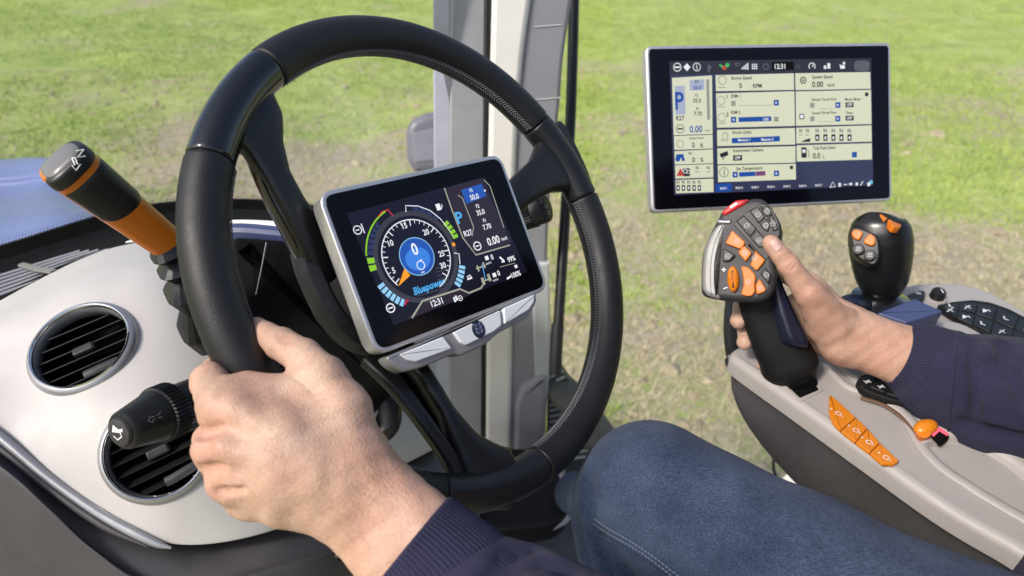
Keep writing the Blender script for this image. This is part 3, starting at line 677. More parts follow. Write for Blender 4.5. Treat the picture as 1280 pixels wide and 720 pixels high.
f = Flat(MO, Z1+.00018); f.px(qs([(278, 178), (289, 177), (293, 328), (282, 330)])); f.ringpx(*qm(339, 181), .0052, .0010); f.ringpx(*qm(334, 257), .0050, .0009); f.ringpx(*qm(337, 320), .0050, .0009); f.ringpx(*qm(181, 420), .0044, .0008)
for x, y in ((337, 208), (334, 280), (337, 342)): f.rect(*qm(x, y), .0090, .0010)
f.line([qm(400, 276), qm(524, 274)], .0005).line([qm(700, 288), qm(758, 287)], .0005).line([qm(700, 337), qm(758, 336)], .0005)
f.rect(*qm(380, 268), .0056, .0056).rect(*qm(541, 327), .0056, .0056).rect(*qm(676, 275), .0056, .0056).rect(*qm(676, 326), .0056, .0056)
f.build('grey_marks', e2['mid'], ms)
f = Flat(MO, Z1+.00022); f.px(qs([(463, 523), (500, 521), (501, 538), (464, 540)])); f.build('warm_field', e2['pur'], ms)
f = Flat(MO, Z1+.00022); f.px(qs([(166, 540), (182, 510), (196, 540)])); f.disc(*qm(346, 134), .0026); f.build('red_symbols', e2['redd'], ms)
f = Flat(MO, Z1+.00022); f.disc(*qm(358, 124), .0024).line([qm(328, 122), qm(340, 132)], .0020); f.build('green_symbols', e2['grn'], ms)
f = Flat(MO, Z1+.00022); f.disc(*qm(896, 563), .0024); f.build('cyan_symbols', e2['cy'], ms)
# ================================================================== cab floor, pillar, glass, bonnet
HV = {}
def horiz(h, u=900, v=500):
    """frame of the level plane h metres below the camera"""
    r = ray(u, v); return Fr(CAM + r*(h/-r[2]), (1, 0, 0), (0, 0, 1))
fl = horiz(1.12)
fp = np.array([(.09, 1.08), (.62, .72), (.45, .1), (-.5, .35), (-.62, 1.0), (-.2, 1.22)])
floor_m = mat('floor_rubber', (.075, .074, .082), .6, grain=.8, gscale=500, dirt=.25)
FLZ = CAMH-1.12
V, F = rings([np.column_stack([fp, np.full(6, FLZ-.05)]), np.column_stack([fp, np.full(6, FLZ)])]); o = mk('cab_floor', V, F, floor_m, smooth=False); o['kind'] = 'structure'
pit = thing('floor_well', 'dark floor recess with a pale rounded rim beneath the steering wheel', 'floor tray', Fr(W(655, 620, 1.22), (1, 0, 0), (0, -.2, 1)))
pf = Fr(W(655, 620, 1.22), (1, 0, 0), (0, -.2, 1))
plate('tray', pf, [(598, 560), (690, 560), (712, 640), (690, 655), (612, 665), (596, 640)], -.06, .0, M['black'], pit, bev=.006, r=.02)
tl = cr([W(u, v, 1.21) for u, v in ((610, 668), (660, 664), (695, 656), (712, 640), (706, 605), (696, 565))], 6); V, F = tube(tl, .007, 10); mk('rim', V, F, M['pgrey'], pit)
tl = cr([W(u, v, 1.19) for u, v in ((612, 740), (606, 700), (590, 640), (578, 600))], 6); V, F = tube(tl, .011, 10); mk('side_rail', V, F, M['pgrey'], pit)
ped = thing('foot_pedal', 'black foot pedal half hidden behind the lower wheel rim', 'pedal', Fr(W(565, 600, 1.15), (1, 0, 0), (0, -.6, .8)))
pf = Fr(W(565, 600, 1.15), (1, 0, 0), (0, -.6, .8))
plate('pad', pf, rectpts(0, 0, .09, .12), -.014, 0, M['charcoal_rough'], ped, bev=.004, px=False, r=.012)
V, F = tube([pf.w(np.array(p)) for p in ((0, 0, -.012), (0, .05, -.06), (0, .09, -.16))], .010, 10); mk('arm', V, F, M['black'], ped)
for k in range(5): plate('tread', pf, rectpts(0, -.045+k*.022, .07, .008), -.001, .004, M['black'], ped, bev=.001, px=False)

PF = Fr(W(640, 300, 1.15), (1, 0, 0), (0, -1, 0))
pil = thing('cab_pillar', 'cream and grey front corner pillar of the cab behind the steering wheel', 'pillar', PF)
frit = mat('glass_edge_band', (.45, .47, .55), .35, var=.1)
nt_ = frit.node_tree; wv = nt_.nodes.new('ShaderNodeTexWave'); wv.wave_type = 'BANDS'; wv.bands_direction = 'Y'; wv.inputs['Scale'].default_value = 60; wv.inputs['Distortion'].default_value = 2
lk(nt_, nt_.nodes['CO'].outputs['Object'], wv.inputs['Vector']); bump(nt_, nt_.nodes['Principled BSDF'], wv.outputs['Fac'], .12, .001)
plate('glass_edge', PF, [(541, -30), (562, -30), (563, 610), (545, 610)], -.02, -.006, frit, pil, bev=.002)
plate('inner_face', PF, [(562, -30), (607, -30), (604, 640), (560, 640)], -.05, -.004, mat('pillar_mid_grey', (.33, .34, .36), .5, var=.08), pil, bev=.004)
plate('seal', PF, [(605, -30), (617, -30), (609, 300), (607, 640), (600, 640)], -.03, .004, M['seal'], pil, bev=.004)
plate('cream_trim', PF, cr([(616, -60), (610, 200), (608, 400), (607, 620)], 4).tolist()+cr([(637, 620), (640, 460), (643, 260), (651, 104), (664, 0), (674, -60)], 4).tolist(), -.05, .012, M['cream'], pil, bev=.008)
plate('grey_trim', PF, cr([(672, -60), (662, 0), (649, 104), (641, 260), (638, 460), (635, 620)], 4).tolist()+cr([(676, 620), (682, 480), (684, 320), (690, 210), (699, 137), (704, 75), (715, 0), (724, -60)], 4).tolist(), -.06, .004, M['pgrey'], pil, bev=.006)
plate('foot_cover', PF, [(643, 575), (644, 505), (652, 485), (668, 474), (684, 470), (682, 545), (668, 572)], .0, .020, M['pgrey'], pil, bev=.010, r=.02)
plate('light_strip', PF, [(664, 330), (686, 330), (689, 440), (680, 548), (672, 548), (668, 450)], .0, .012, M['pgrey2'], pil, bev=.004)
V, F = tube([W(557, 505, 1.16), W(557, 503, 1.13)], [.006, .004], 12); mk('screw', V, F, M['silver_dark'], pil)
for v in (33, 124):
    V, F = tube([PF.w(np.array([*PF.hit(668, v+1, .005), .0045])), PF.w(np.array([*PF.hit(702, v-2, .005), .0045]))], .0008, 6); mk('joint_line', V, F, M['pgrey2'], pil)
rail = thing('grab_rail', 'slim black vertical rail just right of the cab pillar', 'rail', loc=W(700, 440, 1.2))
V, F = tube(cr([W(u, v, 1.2) for u, v in ((718, -30), (716, 60), (713, 150), (707, 260), (702, 340), (697, 420), (694, 455))], 6), [.0095]*31+[.0085]*6, 12); mk('bar', V, F, M['satin'], rail)
V, F = tube(cr([W(u, v, 1.195) for u, v in ((697, 405), (695, 440), (694, 468))], 4), .0115, 12); mk('end_sleeve', V, F, M['seal'], rail)
grl = thing('ribbed_kick_panel', 'dark ribbed panel low beside the cab pillar, seen through the wheel', 'panel', PF)
plate('backing', PF, [(685, 462), (701, 460), (742, 520), (745, 600), (684, 610)], -.04, -.02, M['side'], grl, bev=.003)
rb_ = MB()
for k in range(16):
    v = 468+k*7; rb_.add(*tube([PF.w(np.array([*PF.hit(687, v+4, -.018), -.019])), PF.w(np.array([*PF.hit(703+k*3.0, v-4, -.018), -.019]))], .0032, 6))
rb_.build('rib', M['pgrey2'], grl, kind='stuff')
sill = thing('door_sill', 'dark olive lower door frame between the wheel rim and the knee', 'sill', loc=W(740, 520, 1.3))
V, F = tube(cr([W(u, v, d) for u, v, d in ((690, 476, 1.36), (715, 500, 1.34), (745, 540, 1.32), (790, 610, 1.28))], 6), .035, 12, (0, 0, 1), .5, 3); mk('rail', V, F, mat('olive_sill', (.10, .095, .075), .6, dirt=.3), sill)

def glass_mat():
    m = bpy.data.materials.new('window_glass'); m.use_nodes = True; t = m.node_tree; t.nodes.clear()
    o = t.nodes.new('ShaderNodeOutputMaterial'); tr = t.nodes.new('ShaderNodeBsdfTransparent'); gl = t.nodes.new('ShaderNodeBsdfGlossy'); df = t.nodes.new('ShaderNodeBsdfDiffuse')
    tr.inputs[0].default_value = (.97, .98, .975, 1); gl.inputs['Roughness'].default_value = .02; df.inputs[0].default_value = (.8, .8, .78, 1)
    fr = t.nodes.new('ShaderNodeFresnel'); fr.inputs[0].default_value = 1.35; mx = t.nodes.new('ShaderNodeMixShader'); lk(t, fr.outputs[0], mx.inputs[0]); lk(t, tr.outputs[0], mx.inputs[1]); lk(t, gl.outputs[0], mx.inputs[2])
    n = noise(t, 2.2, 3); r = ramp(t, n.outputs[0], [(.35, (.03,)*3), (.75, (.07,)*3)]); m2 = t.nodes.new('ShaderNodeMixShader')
    # paler film inside the wiper arc, painted in for curved reflections in the pane
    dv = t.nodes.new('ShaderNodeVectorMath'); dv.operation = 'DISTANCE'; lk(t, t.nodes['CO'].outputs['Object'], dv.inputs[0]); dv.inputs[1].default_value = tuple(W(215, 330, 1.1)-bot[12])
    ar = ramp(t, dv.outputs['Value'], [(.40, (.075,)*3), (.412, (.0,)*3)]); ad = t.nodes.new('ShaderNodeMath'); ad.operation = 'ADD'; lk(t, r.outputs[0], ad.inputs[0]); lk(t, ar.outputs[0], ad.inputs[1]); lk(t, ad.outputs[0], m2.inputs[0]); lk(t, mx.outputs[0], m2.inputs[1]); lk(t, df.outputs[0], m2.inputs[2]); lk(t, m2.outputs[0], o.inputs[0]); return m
bot = cr([W(*p) for p in ((-260, 420, .92), (-120, 345, .95), (0, 312, 1.0), (200, 258, 1.12), (400, 262, 1.24), (552, 330, 1.22))], 6)
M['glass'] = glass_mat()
ws = thing('windscreen', 'clear curved windscreen with a black dotted lower edge above the dashboard', 'windscreen', loc=bot[12])
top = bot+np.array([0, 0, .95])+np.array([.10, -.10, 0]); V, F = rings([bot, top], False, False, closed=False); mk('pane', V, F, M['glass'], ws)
lo_ = bot+np.array([0, 0, -.05]); up_ = bot+np.array([0, -.003, .006]); V, F = rings([lo_, up_, up_+np.array([0, .006, 0]), lo_+np.array([0, .006, 0])], False, False, closed=False); mk('edge_band', V, F, M['black'], ws)
dots = MB(); L = np.concatenate([[0], np.cumsum(np.linalg.norm(np.diff(bot, axis=0), axis=1))])
for rw, (dz, rr_) in enumerate(((.0085, .0013), (.0125, .0011), (.0165, .0008))):
    for s_ in np.arange(.18+.002*(rw % 2), .75, .0042):
        p = np.array([np.interp(s_, L, bot[:, i]) for i in range(3)])+np.array([.0, -.004, dz]); a = np.linspace(0, 2*PI, 6, endpoint=False)
        dots.add(p+np.stack([rr_*np.cos(a), 0*a, rr_*np.sin(a)], 1), [(0, 1, 2, 3, 4, 5)])
dots.build('edge_dot', M['black'], ws, kind='stuff', smooth=False)
bt = np.array([W(725, 560, 1.45), W(980, 560, 1.28), W(1480, 560, 1.05)]); bt[:, 2] = FLZ; tp = bt.copy(); tp[:, 2] = CAMH+.35
sw = thing('door_window', 'large clear door window to the right, behind the terminal and armrest', 'window', loc=bt[1])
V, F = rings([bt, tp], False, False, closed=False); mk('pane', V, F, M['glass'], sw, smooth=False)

lamp = thing('outside_lamp', 'blurred grey work lamp outside the glass, left of the cab pillar', 'lamp', loc=W(530, 180, 1.5))
LF = Fr(W(530, 180, 1.5), (1, 0, -.05), -ray(530, 180))
plate('housing', LF, [(507, 165), (513, 150), (532, 141), (570, 138), (570, 216), (518, 216), (509, 200)], -.07, 0, mat('lamp_grey', (.16, .16, .20), .4, var=.06), lamp, bev=.018, seg=5, r=.012)
plate('lens', LF, [(516, 166), (545, 160), (545, 200), (517, 204)], -.004, .002, mat('lamp_lens', (.26, .26, .32), .2), lamp, bev=.002, r=.006)

hood = thing('tractor_bonnet', 'blue tractor bonnet beyond the windscreen at the far left', 'bonnet', loc=W(100, 280, 1.6))
bl = mat('blue_paint', (.17, .215, .42), .42, coat=.2, var=.05)
S = grid_surface([[W(*p) for p in r] for r in (
    [(-140, 250, 2.6), (0, 245, 2.6), (60, 242, 2.5), (110, 255, 2.3), (160, 280, 2.1), (230, 320, 1.9)],
    [(-140, 207, 2.35), (0, 200, 2.35), (60, 198, 2.25), (110, 214, 2.1), (160, 240, 1.9), (215, 280, 1.7)],
    [(-140, 222, 2.1), (0, 220, 2.1), (60, 217, 2.05), (120, 233, 1.95), (165, 255, 1.8), (220, 290, 1.65)],
    [(-140, 240, 2.06), (0, 238, 2.05), (60, 232, 2.0), (125, 250, 1.88), (170, 268, 1.74), (225, 300, 1.62)],
    [(-140, 300, 1.55), (0, 292, 1.55), (70, 284, 1.52), (130, 290, 1.48), (180, 300, 1.42), (235, 325, 1.42)],
    [(-140, 420, 1.5), (0, 400, 1.5), (70, 380, 1.5), (130, 370, 1.48), (180, 360, 1.45), (240, 360, 1.45)])], 6, 6)
mk('panel', S, grid_faces(*S.shape[:2]), bl, hood, sharp=None)
V, F = tube(cr([W(*p) for p in ((232, 300, 1.5), (262, 262, 1.5), (292, 252, 1.5), (322, 264, 1.5), (340, 292, 1.5))], 6), .03, 12, (0, 0, 1), .8); 
V, F = nets(lambda P: ell(P, W(280, 330, 1.5), np.eye(3), (.115, .08, .135)), W(280, 330, 1.5)-.16, W(280, 330, 1.5)+.16, .012); mk('air_intake', V, F, M['satin'], hood, sharp=None)

# ================================================================== dashboard
dash = thing('dashboard', 'light grey dashboard at the left with two round air vents and a dark lower panel', 'dashboard', loc=W(150, 500, .65))
ROWS = [[(-90, 428, .70), (40, 354, .735), (130, 313, .775), (215, 297, .81), (320, 283, .90), (440, 280, .95), (545, 300, .99)],
        [(-90, 436, .665), (40, 385, .675), (130, 350, .690), (222, 340, .715), (322, 345, .80), (440, 360, .87), (545, 400, .93)],
        [(-90, 448, .66), (40, 436, .645), (130, 428, .645), (226, 432, .66), (330, 440, .71), (440, 450, .79), (545, 470, .87)],
        [(-90, 464, .625), (40, 514, .612), (130, 532, .603), (228, 552, .61), (340, 552, .66), (440, 535, .74), (545, 520, .84)],
        [(-90, 478, .606), (40, 572, .600), (130, 632, .598), (222, 668, .604), (340, 653, .64), (440, 606, .72), (545, 556, .83)],
        [(-90, 481, .609), (40, 577, .605), (130, 638, .604), (222, 678, .612), (341, 660, .648), (440, 612, .73), (545, 560, .84)],
        [(-90, 482, .64), (40, 578, .64), (130, 638, .64), (222, 677, .65), (341, 659, .68), (440, 611, .76), (545, 559, .87)]]
S = grid_surface([[W(*p) for p in r] for r in ROWS], 22, 16)
def vent_frame(u, v):
    Pq = S.reshape(-1, 3); d = Pq-CAM; r = nrm(ray(u, v)); off = np.linalg.norm(np.cross(d, r), axis=1); i = off.argmin(); c = Pq[i]
    nb = Pq[np.linalg.norm(Pq-c, axis=1) < .055]; q = nb-nb.mean(0); n = np.linalg.svd(q, full_matrices=False)[2][2]
    if n@(CAM-c) < 0: n = -n
    t = ((nb.mean(0)-CAM)@n)/(r@n); o = CAM+r*t
    return Fr(o, nrm(V2W(np.array([.86, -.42, .25]))), n)
VENTS = [(vent_frame(103, 434), .0475), (vent_frame(196, 562), .0455)]
fs = []
for f in grid_faces(*S.shape[:2]):
    c = S.reshape(-1, 3)[list(f)].mean(0); ok = True
    for fr, r in VENTS:
        q = c-fr.o; a = q@fr.z; rr = math.hypot(q@fr.x, q@fr.y)
        if rr < r*.93 and abs(a) < .05: ok = False
    if ok: fs.append(f)
mk('top_shell', S, fs, M['dash'], dash, sharp=60)
for fr, r in VENTS:
    V, F = lathe(fr, [(r*1.06, -.006), (r*1.045, .0005), (r*1.0, .0042), (r*.94, .0052), (r*.90, .0035), (r*.875, -.004), (r*.87, -.010), (r*.92, -.012), (r*1.0, -.012)], 56, False); ring = mk('air_vent', V, F, M['silver_dark'], dash, sharp=60)
    V, F = lathe(fr, [(r*.945, .0052), (r*.93, .0066), (r*.905, .0060), (r*.895, .003)], 56, False); mk('ring', V, F, M['chrome'], ring, sharp=60)
    V, F = lathe(fr, [(r*.88, -.006), (r*.86, -.03), (r*.5, -.04), (.0001, -.042)], 40, False); mk('bowl', V, F, M['pit'], ring)
    for k in range(6):
        y = (-.72+k*.29)*r*.86; hw = math.sqrt(max(0, (r*.86)**2-y*y))
        if hw < .004: continue
        p0, p1 = fr.w(np.array([-hw, y, -.009])), fr.w(np.array([hw, y, -.009]))
        V, F = tube([p0, p1], .0075, 10, fr.z, .16, 2.5); V = V if True else V
        # tilt every blade so that its front edge shows as a thin lit line
        T_ = nrm(p1-p0); c0_ = (p0+p1)/2; q = V-c0_; a_ = math.radians(62); zc = q@fr.z; yc = q@fr.y; V = c0_+np.outer(q@T_, T_)+np.outer(zc*math.cos(a_)-yc*math.sin(a_), fr.z)+np.outer(zc*math.sin(a_)+yc*math.cos(a_), fr.y)
        mk('slat', V, F, M['satin'], ring)
    plate('tab', fr, rectpts(0, -.002, .020, .009), -.008, .0015, M['satin'], ring, bev=.002, px=False, r=.003)
    V, F = tube(cr([fr.w(np.array([x_, -.66*r+.10*abs(x_), -.002+.002*(1-(x_/.02)**2)])) for x_ in np.linspace(-.004, .026, 6)], 3), .0045, 10, fr.z, .7); mk('thumb_wheel', V, F, M['charcoal'], ring)
V, F = tube(cr([W(u, v, .5975) for u, v in ((-60, 510), (0, 548), (60, 598), (130, 646), (190, 677), (214, 685))], 6), np.concatenate([np.full(22, .0056), np.linspace(.0054, .0012, 9)]), 12, (0, -1, .3), .8); mk('trim_strip', V, F, M['silver_dark'], dash)
V, F = tube(cr([W(u, v, .594) for u, v in ((-60, 520), (0, 560), (60, 609), (128, 656), (185, 684))], 6), np.concatenate([np.full(19, .0035), np.linspace(.0032, .0004, 6)]), 10); mk('trim_edge', V, F, M['side'], dash)
LR = [[(-110, 470, .65), (0, 530, .65), (60, 580, .65), (130, 630, .65), (215, 666, .66), (270, 664, .675), (345, 645, .70), (400, 625, .74), (470, 590, .80), (560, 545, .89)],
      [(-110, 488, .61), (0, 553, .607), (60, 603, .607), (130, 652, .61), (215, 690, .618), (270, 689, .635), (345, 668, .66), (400, 648, .70), (470, 616, .76), (560, 575, .85)],
      [(-110, 520, .585), (0, 585, .585), (60, 634, .587), (118, 684, .59), (190, 722, .60), (265, 722, .615), (345, 700, .64), (400, 685, .67), (470, 660, .73), (560, 620, .82)],
      [(-110, 545, .578), (0, 607, .578), (60, 655, .58), (112, 700, .585), (185, 745, .593), (265, 748, .61), (345, 730, .633), (400, 715, .66), (470, 690, .72), (560, 650, .81)],
      [(-110, 820, .64), (0, 830, .64), (60, 835, .64), (118, 840, .64), (190, 845, .65), (265, 850, .66), (345, 850, .68), (400, 850, .70), (470, 850, .74), (560, 850, .80)]]
S2 = grid_surface([[W(*p) for p in r] for r in LR], 8, 10); mk('lower_panel', S2, grid_faces(*S2.shape[:2]), M['side'], dash, sharp=60)
kf = Fr(W(400, 676, .683), (1, .1, 0), -ray(400, 676))
plate('pocket', kf, [(373, 652), (425, 640), (450, 690), (436, 700), (396, 704), (380, 694)], -.005, .006, M['pit'], dash, bev=.002, r=.01)
V, F = tube(cr([W(u, v, .676) for u, v in ((368, 640), (373, 676), (384, 694), (404, 699), (430, 690), (446, 680))], 6), .0034, 10); mk('pocket_rim', V, F, M['charcoal'], dash)
# defrost grille along the glass
G = [[(-110, 366, .93), (0, 326, .97), (120, 288, 1.05), (205, 266, 1.10), (330, 262, 1.14), (470, 275, 1.16)], [(-110, 380, .87), (0, 345, .91), (125, 304, .96), (210, 287, .99), (325, 275, 1.0), (470, 282, 1.02)], [(-90, 434, .705), (40, 360, .740), (130, 318, .78), (215, 302, .815), (320, 290, .905), (440, 290, .955)]]
S3 = grid_surface([[W(*p) for p in r] for r in G], 8, 6); o = mk('screen_ledge', S3, grid_faces(*S3.shape[:2]), M['pit'], dash, sharp=60)
for k in range(6):
    t = k/5; a0, b0 = np.array([-40, 357+t*26]), np.array([100+t*58, 312-t*3+2]); d0, d1 = .868-.105*t, .902-.105*t
    V, F = tube([W(*(a0+(b0-a0)*q), d0+(d1-d0)*q) for q in (0, .5, 1)], .0022, 8, (0, 0, 1), .8, 3); mk('grille_slat', V, F, M['pgrey'], o)
V, F = tube([W(27, 331, .86), W(48, 337, .81), W(68, 340, .77)], .0045, 8, (0, 0, 1), .5, 3); mk('grille_bridge', V, F, M['silver_dark'], o)
V, F = tube([W(160, 305, .885), W(170, 302, .88)], .004, 8); mk('sensor', V, F, M['keywhite'], o)

# ================================================================== steering column
colm = thing('steering_column', 'black steering column housing behind the wheel with a pale top edge', 'steering column', Fr(W(430, 400, .72), (1, 0, 0), WH.z))
KF = Fr(W(420, 400, .655), V2W(np.array([.95, 0, .3])), V2W(np.array([.25, -.25, -.93])))
plate('cowl', KF, [(284, 300), (292, 290), (372, 296), (470, 330), (520, 410), (518, 460), (480, 505), (420, 530), (360, 520), (318, 470), (296, 400)], -.16, 0, M['pit'], colm, bev=.02, seg=5, r=.02)
V, F = tube(cr([W(u, v, d) for u, v, d in ((262, 284, .70), (300, 281, .70), (350, 283, .70), (400, 287, .70))], 5), .0052, 12, (0, 0, 1), .9, 3); mk('top_edge', V, F, M['cream'], colm)
V, F = tube(cr([W(u, v, d) for u, v, d in ((262, 293, .695), (300, 290, .695), (350, 294, .695), (400, 300, .695))], 5), .009, 12, (0, 0, 1), .9, 3); mk('top_band', V, F, M['bluegrey'], colm)
V, F = tube([W(333, 303, .645), W(327, 335, .64), W(320, 368, .64)], .0006, 6); mk('seam', V, F, M['silver_dark'], colm)
V, F = tube(cr([W(u, v, .70) for u, v in ((470, 478), (486, 500), (484, 530), (462, 548))], 5), .012, 14, (0, 0, 1), 1, 3); mk('lower_collar', V, F, M['satin'], colm)
V, F = tube([W(466, 498, .70), W(474, 494, .685)], [.003, .002], 8); mk('catch', V, F, M['keywhite'], colm)
V, F = tube([WH.w(np.array([0, 0, -.06])), WH.w(np.array([0, .0, -.15])), WH.w(np.array([.01, -.02, -.3]))], [.045, .05, .06], 24); mk('shaft_cover', V, F, M['black'], colm)

# ------------------------------------------------------------------ shuttle lever
LB, LT = W(212, 306, .562), W(73, 199, .478)
LV = Fr(LB, LT-LB, -ray(140, 255))
lev = thing('shuttle_lever', 'orange and black direction lever with an N mark, pointing up left of the wheel', 'lever', LV)
def lever_r(s): return np.interp(s, [0, .05, .45, .8, .93, .97, .99, 1.0], [.0138, .0141, .0160, .0178, .0182, .0178, .0160, .0110])
def lever_skin(s0, s1, a0, a1, off, ns=16, na=26, round0=0.0):
    T = nrm(LT-LB); A = nrm(LV.z-T*(LV.z@T)); B = np.cross(T, A); L = np.linalg.norm(LT-LB); R = []
    for i in range(ns+1):
        row = []
        for j in range(na+1):
            q = j/na; a = math.radians(a0+(a1-a0)*q); e = round0*(abs(2*q-1)**3.0); s = s0+e+(s1-s0-e)*i/ns
            k = (abs(math.cos(a))**3+abs(math.sin(a))**3)**(-1/3); edge = min(min(i, ns-i)/2, min(j, na-j)/2, 1); r = lever_r(s)*k+off*(edge if off > 0 else 1)-(.0006 if edge == 0 and off > 0 else 0)
            row.append(LB+T*L*s+r*(A*math.cos(a)*.92+B*math.sin(a)))
        R.append(row)
    return np.array(R)
s_ = np.concatenate([np.linspace(0, .9, 10), [.93, .96, .98, .99, 1.0]]); T = nrm(LT-LB)
V, F = tube([LB+(LT-LB)*q for q in s_], lever_r(s_), 40, LV.z, .92, 3); mk('orange_body', V, F, M['orange'], lev)
R_ = lever_skin(.45, .862, -66, 175, .0012, round0=.10); mk('black_grip', R_, grid_faces(*R_.shape[:2]), M['satin'], lev, sharp=60)
R_ = lever_skin(.888, .999, -78, 195, .0012); mk('black_cap', R_, grid_faces(*R_.shape[:2]), M['satin'], lev, sharp=60)
e0 = lever_skin(.9985, 1.0, -180, 180, 0, 1, 40)[1]; ctr = e0.mean(0)
V, F = rings([ctr+(e0[:-1]-ctr)*k+T*dz for k, dz in ((1.45, -.0022), (1.3, .0), (1.0, .0012), (.5, .0016), (.02, .0016))], False, True); mk('end_cap', V, F, mat('cap_sheen', (.16, .155, .15), .28), lev)  # sky reflection on the end face put into its lighter colour
NF = Fr(lever_skin(.935, .95, -6, 20, .0016, 1, 1)[0, 0], V2W(np.array([1, 0, 0])), LV.z); 
sk = lever_skin(.93, .95, -8, 4, .0016, 1, 1); nn_ = nrm(np.cross(sk[1, 0]-sk[0, 0], sk[0, 1]-sk[0, 0])); nn_ = nn_ if nn_@(CAM-sk[0, 0]) > 0 else -nn_
nf = Fr(sk[0, 1]+nn_*.0012, V2W(np.array([.90, .44, .0])), nn_)
fine = lever_skin(.888, .999, -78, 120, .0014, 50, 90)
def on_lever(u, v):
    r = nrm(ray(u, v)); q = fine.reshape(-1, 3)-CAM; t = q@r; e = np.linalg.norm(q-t[:, None]*r, axis=1); k = np.argsort(e)[:24]; k = k[t[k] < t[k].min()+.012]; return CAM+r*(t[k].mean()-.0006)
lm_ = MB()
for px in ([(95, 189), (105, 187), (97, 197), (107, 195)], [(90, 198), (94, 206), (90, 207), (95, 213), (101, 205), (97, 205), (94, 197), (90, 198)]):
    lm_.add(*tube([on_lever(*p) for p in px], .00048, 6))
lm_.build('lever_mark', M['white'], lev)
bp = np.array([LB+(LT-LB)*.02, W(224, 330, .572), W(238, 368, .59), W(262, 430, .64)]); bp = cr(bp, 8); rr_ = np.array([.017]+[.0235 if k % 2 else .0125 for k in range(len(bp)-1)]); rr_ = rr_*np.linspace(1, 1.15, len(bp))
bb = []; rq = []
for k in range(len(bp)): bb.append(bp[k]); rq.append(rr_[k])
V, F = tube(bb[::2] if False else bb, np.interp(np.arange(len(bp)), np.arange(0, len(bp), 3), [.0130, .0172, .0100, .0180, .0100, .0190, .0105, .0200, .012][:len(range(0, len(bp), 3))]), 24, LV.z, 1, 4.5); mk('rubber_boot', V, F, M['satin'], lev, sharp=14)

# ------------------------------------------------------------------ indicator stalk
A0_, A1_ = W(146, 542, .493), W(300, 474, .605); ax = nrm(A1_-A0_)
SF = Fr(A0_, nrm(np.cross(ax, np.array([0, 0, 1.0]))), ax)
stk = thing('indicator_stalk', 'black indicator stalk with a horn button at its tip and a ridged collar', 'stalk', SF)
V, F = lathe(SF, [(.0001, .0042), (.0134, .0040), (.0145, .0055), (.0151, .0085), (.0196, .030), (.0200, .034), (.018, .0345)], 40, False); mk('cone', V, F, M['satin'], stk)
def knurl(z0, z1, r, n, m_, parent, name='collar'):
    a = np.linspace(0, 2*PI, n*4, endpoint=False); rr = r+.0007*np.sign(np.sin(a*n))*np.minimum(1, np.abs(np.sin(a*n))*2); R = []
    for z, k in ((z0, .94), (z0+.001, 1), (z1-.001, 1), (z1, .94)): R.append(SF.w(np.stack([rr*k*np.cos(a), rr*k*np.sin(a), np.full(len(a), z)], 1)))
    V, F = rings(R); return mk(name, V, F, m_, parent, sharp=30)
knurl(.0345, .050, .0218, 44, M['satin'], stk)
V, F = lathe(SF, [(.0195, .050), (.0180, .052), (.0172, .09), (.0165, .145)], 36); mk('shaft', V, F, M['satin'], stk)
hb = mk('horn_button', *lathe(SF, [(.0001, .0006), (.0080, .0006), (.0102, .0012), (.0110, .0026), (.0110, .0060)], 36, False), M['charcoal'], stk)
hf = Fr(SF.o+SF.z*.0003, V2W(np.array([.6, .75, .2])), -SF.z); f = Flat(hf, .0001)
f.px([(141, 531), (148, 537), (153, 536), (153, 540), (148, 541), (140, 540)]); f.line([(142, 545), (147, 550), (152, 546), (150, 541)], .0009); f.build('horn_mark', M['white'], hb)
def on_stalk(z, r, u, v):
    """frame on the stalk's skin where the sight line of a pixel meets it"""
    c = SF.o+SF.z*z; n = CAM-c; n = nrm(n-SF.z*(n@SF.z)); rr = ray(u, v); best = None
    for a in np.linspace(-1.4, 1.4, 81):
        b = np.cross(SF.z, n); q = c+r*(n*math.cos(a)+b*math.sin(a)); d = q-CAM; e = np.linalg.norm(np.cross(d, nrm(rr)))
        if best is None or e < best[0]: best = (e, q, n*math.cos(a)+b*math.sin(a))
    return Fr(best[1]+best[2]*.0005, -SF.z, best[2])
ff = on_stalk(.020, .0179, 186, 525); f = Flat(ff, 0)
for s in (-1, 1):
    x0 = s*.0042; f.line([(x0-s*.0030, .0012), (x0-s*.0002, .0012), (x0-s*.0002, .0026), (x0+s*.0028, 0), (x0-s*.0002, -.0026), (x0-s*.0002, -.0012), (x0-s*.0030, -.0012)], .0005, px=False)
f.build('arrow_mark', M['greyprint'], stk)
for (u, v), kind in (((222, 505), 0), ((234, 499), 1), ((227, 520), 2), ((226, 534), 3)):
    ff = on_stalk(.066, .0178, u, v); f = Flat(ff, .0002)
    if kind == 0: f.arc(np.array([-.002, 0]), .0016, .0022, 0, 360, 14)
    elif kind == 1: f.loc(ellipse(-.006, 0, .0022, .0013))
    elif kind == 2: f.line([(-.003, -.002), (.003, .002)], .0006, px=False).line([(-.003, .002), (.003, -.002)], .0006, px=False)
    else: f.arc(np.array([0, 0]), .0016, .0022, 20, 160, 8).line([(-.003, -.001), (.003, -.001)], .0006, px=False)
    f.build('stalk_mark', M['greyprint'], stk)

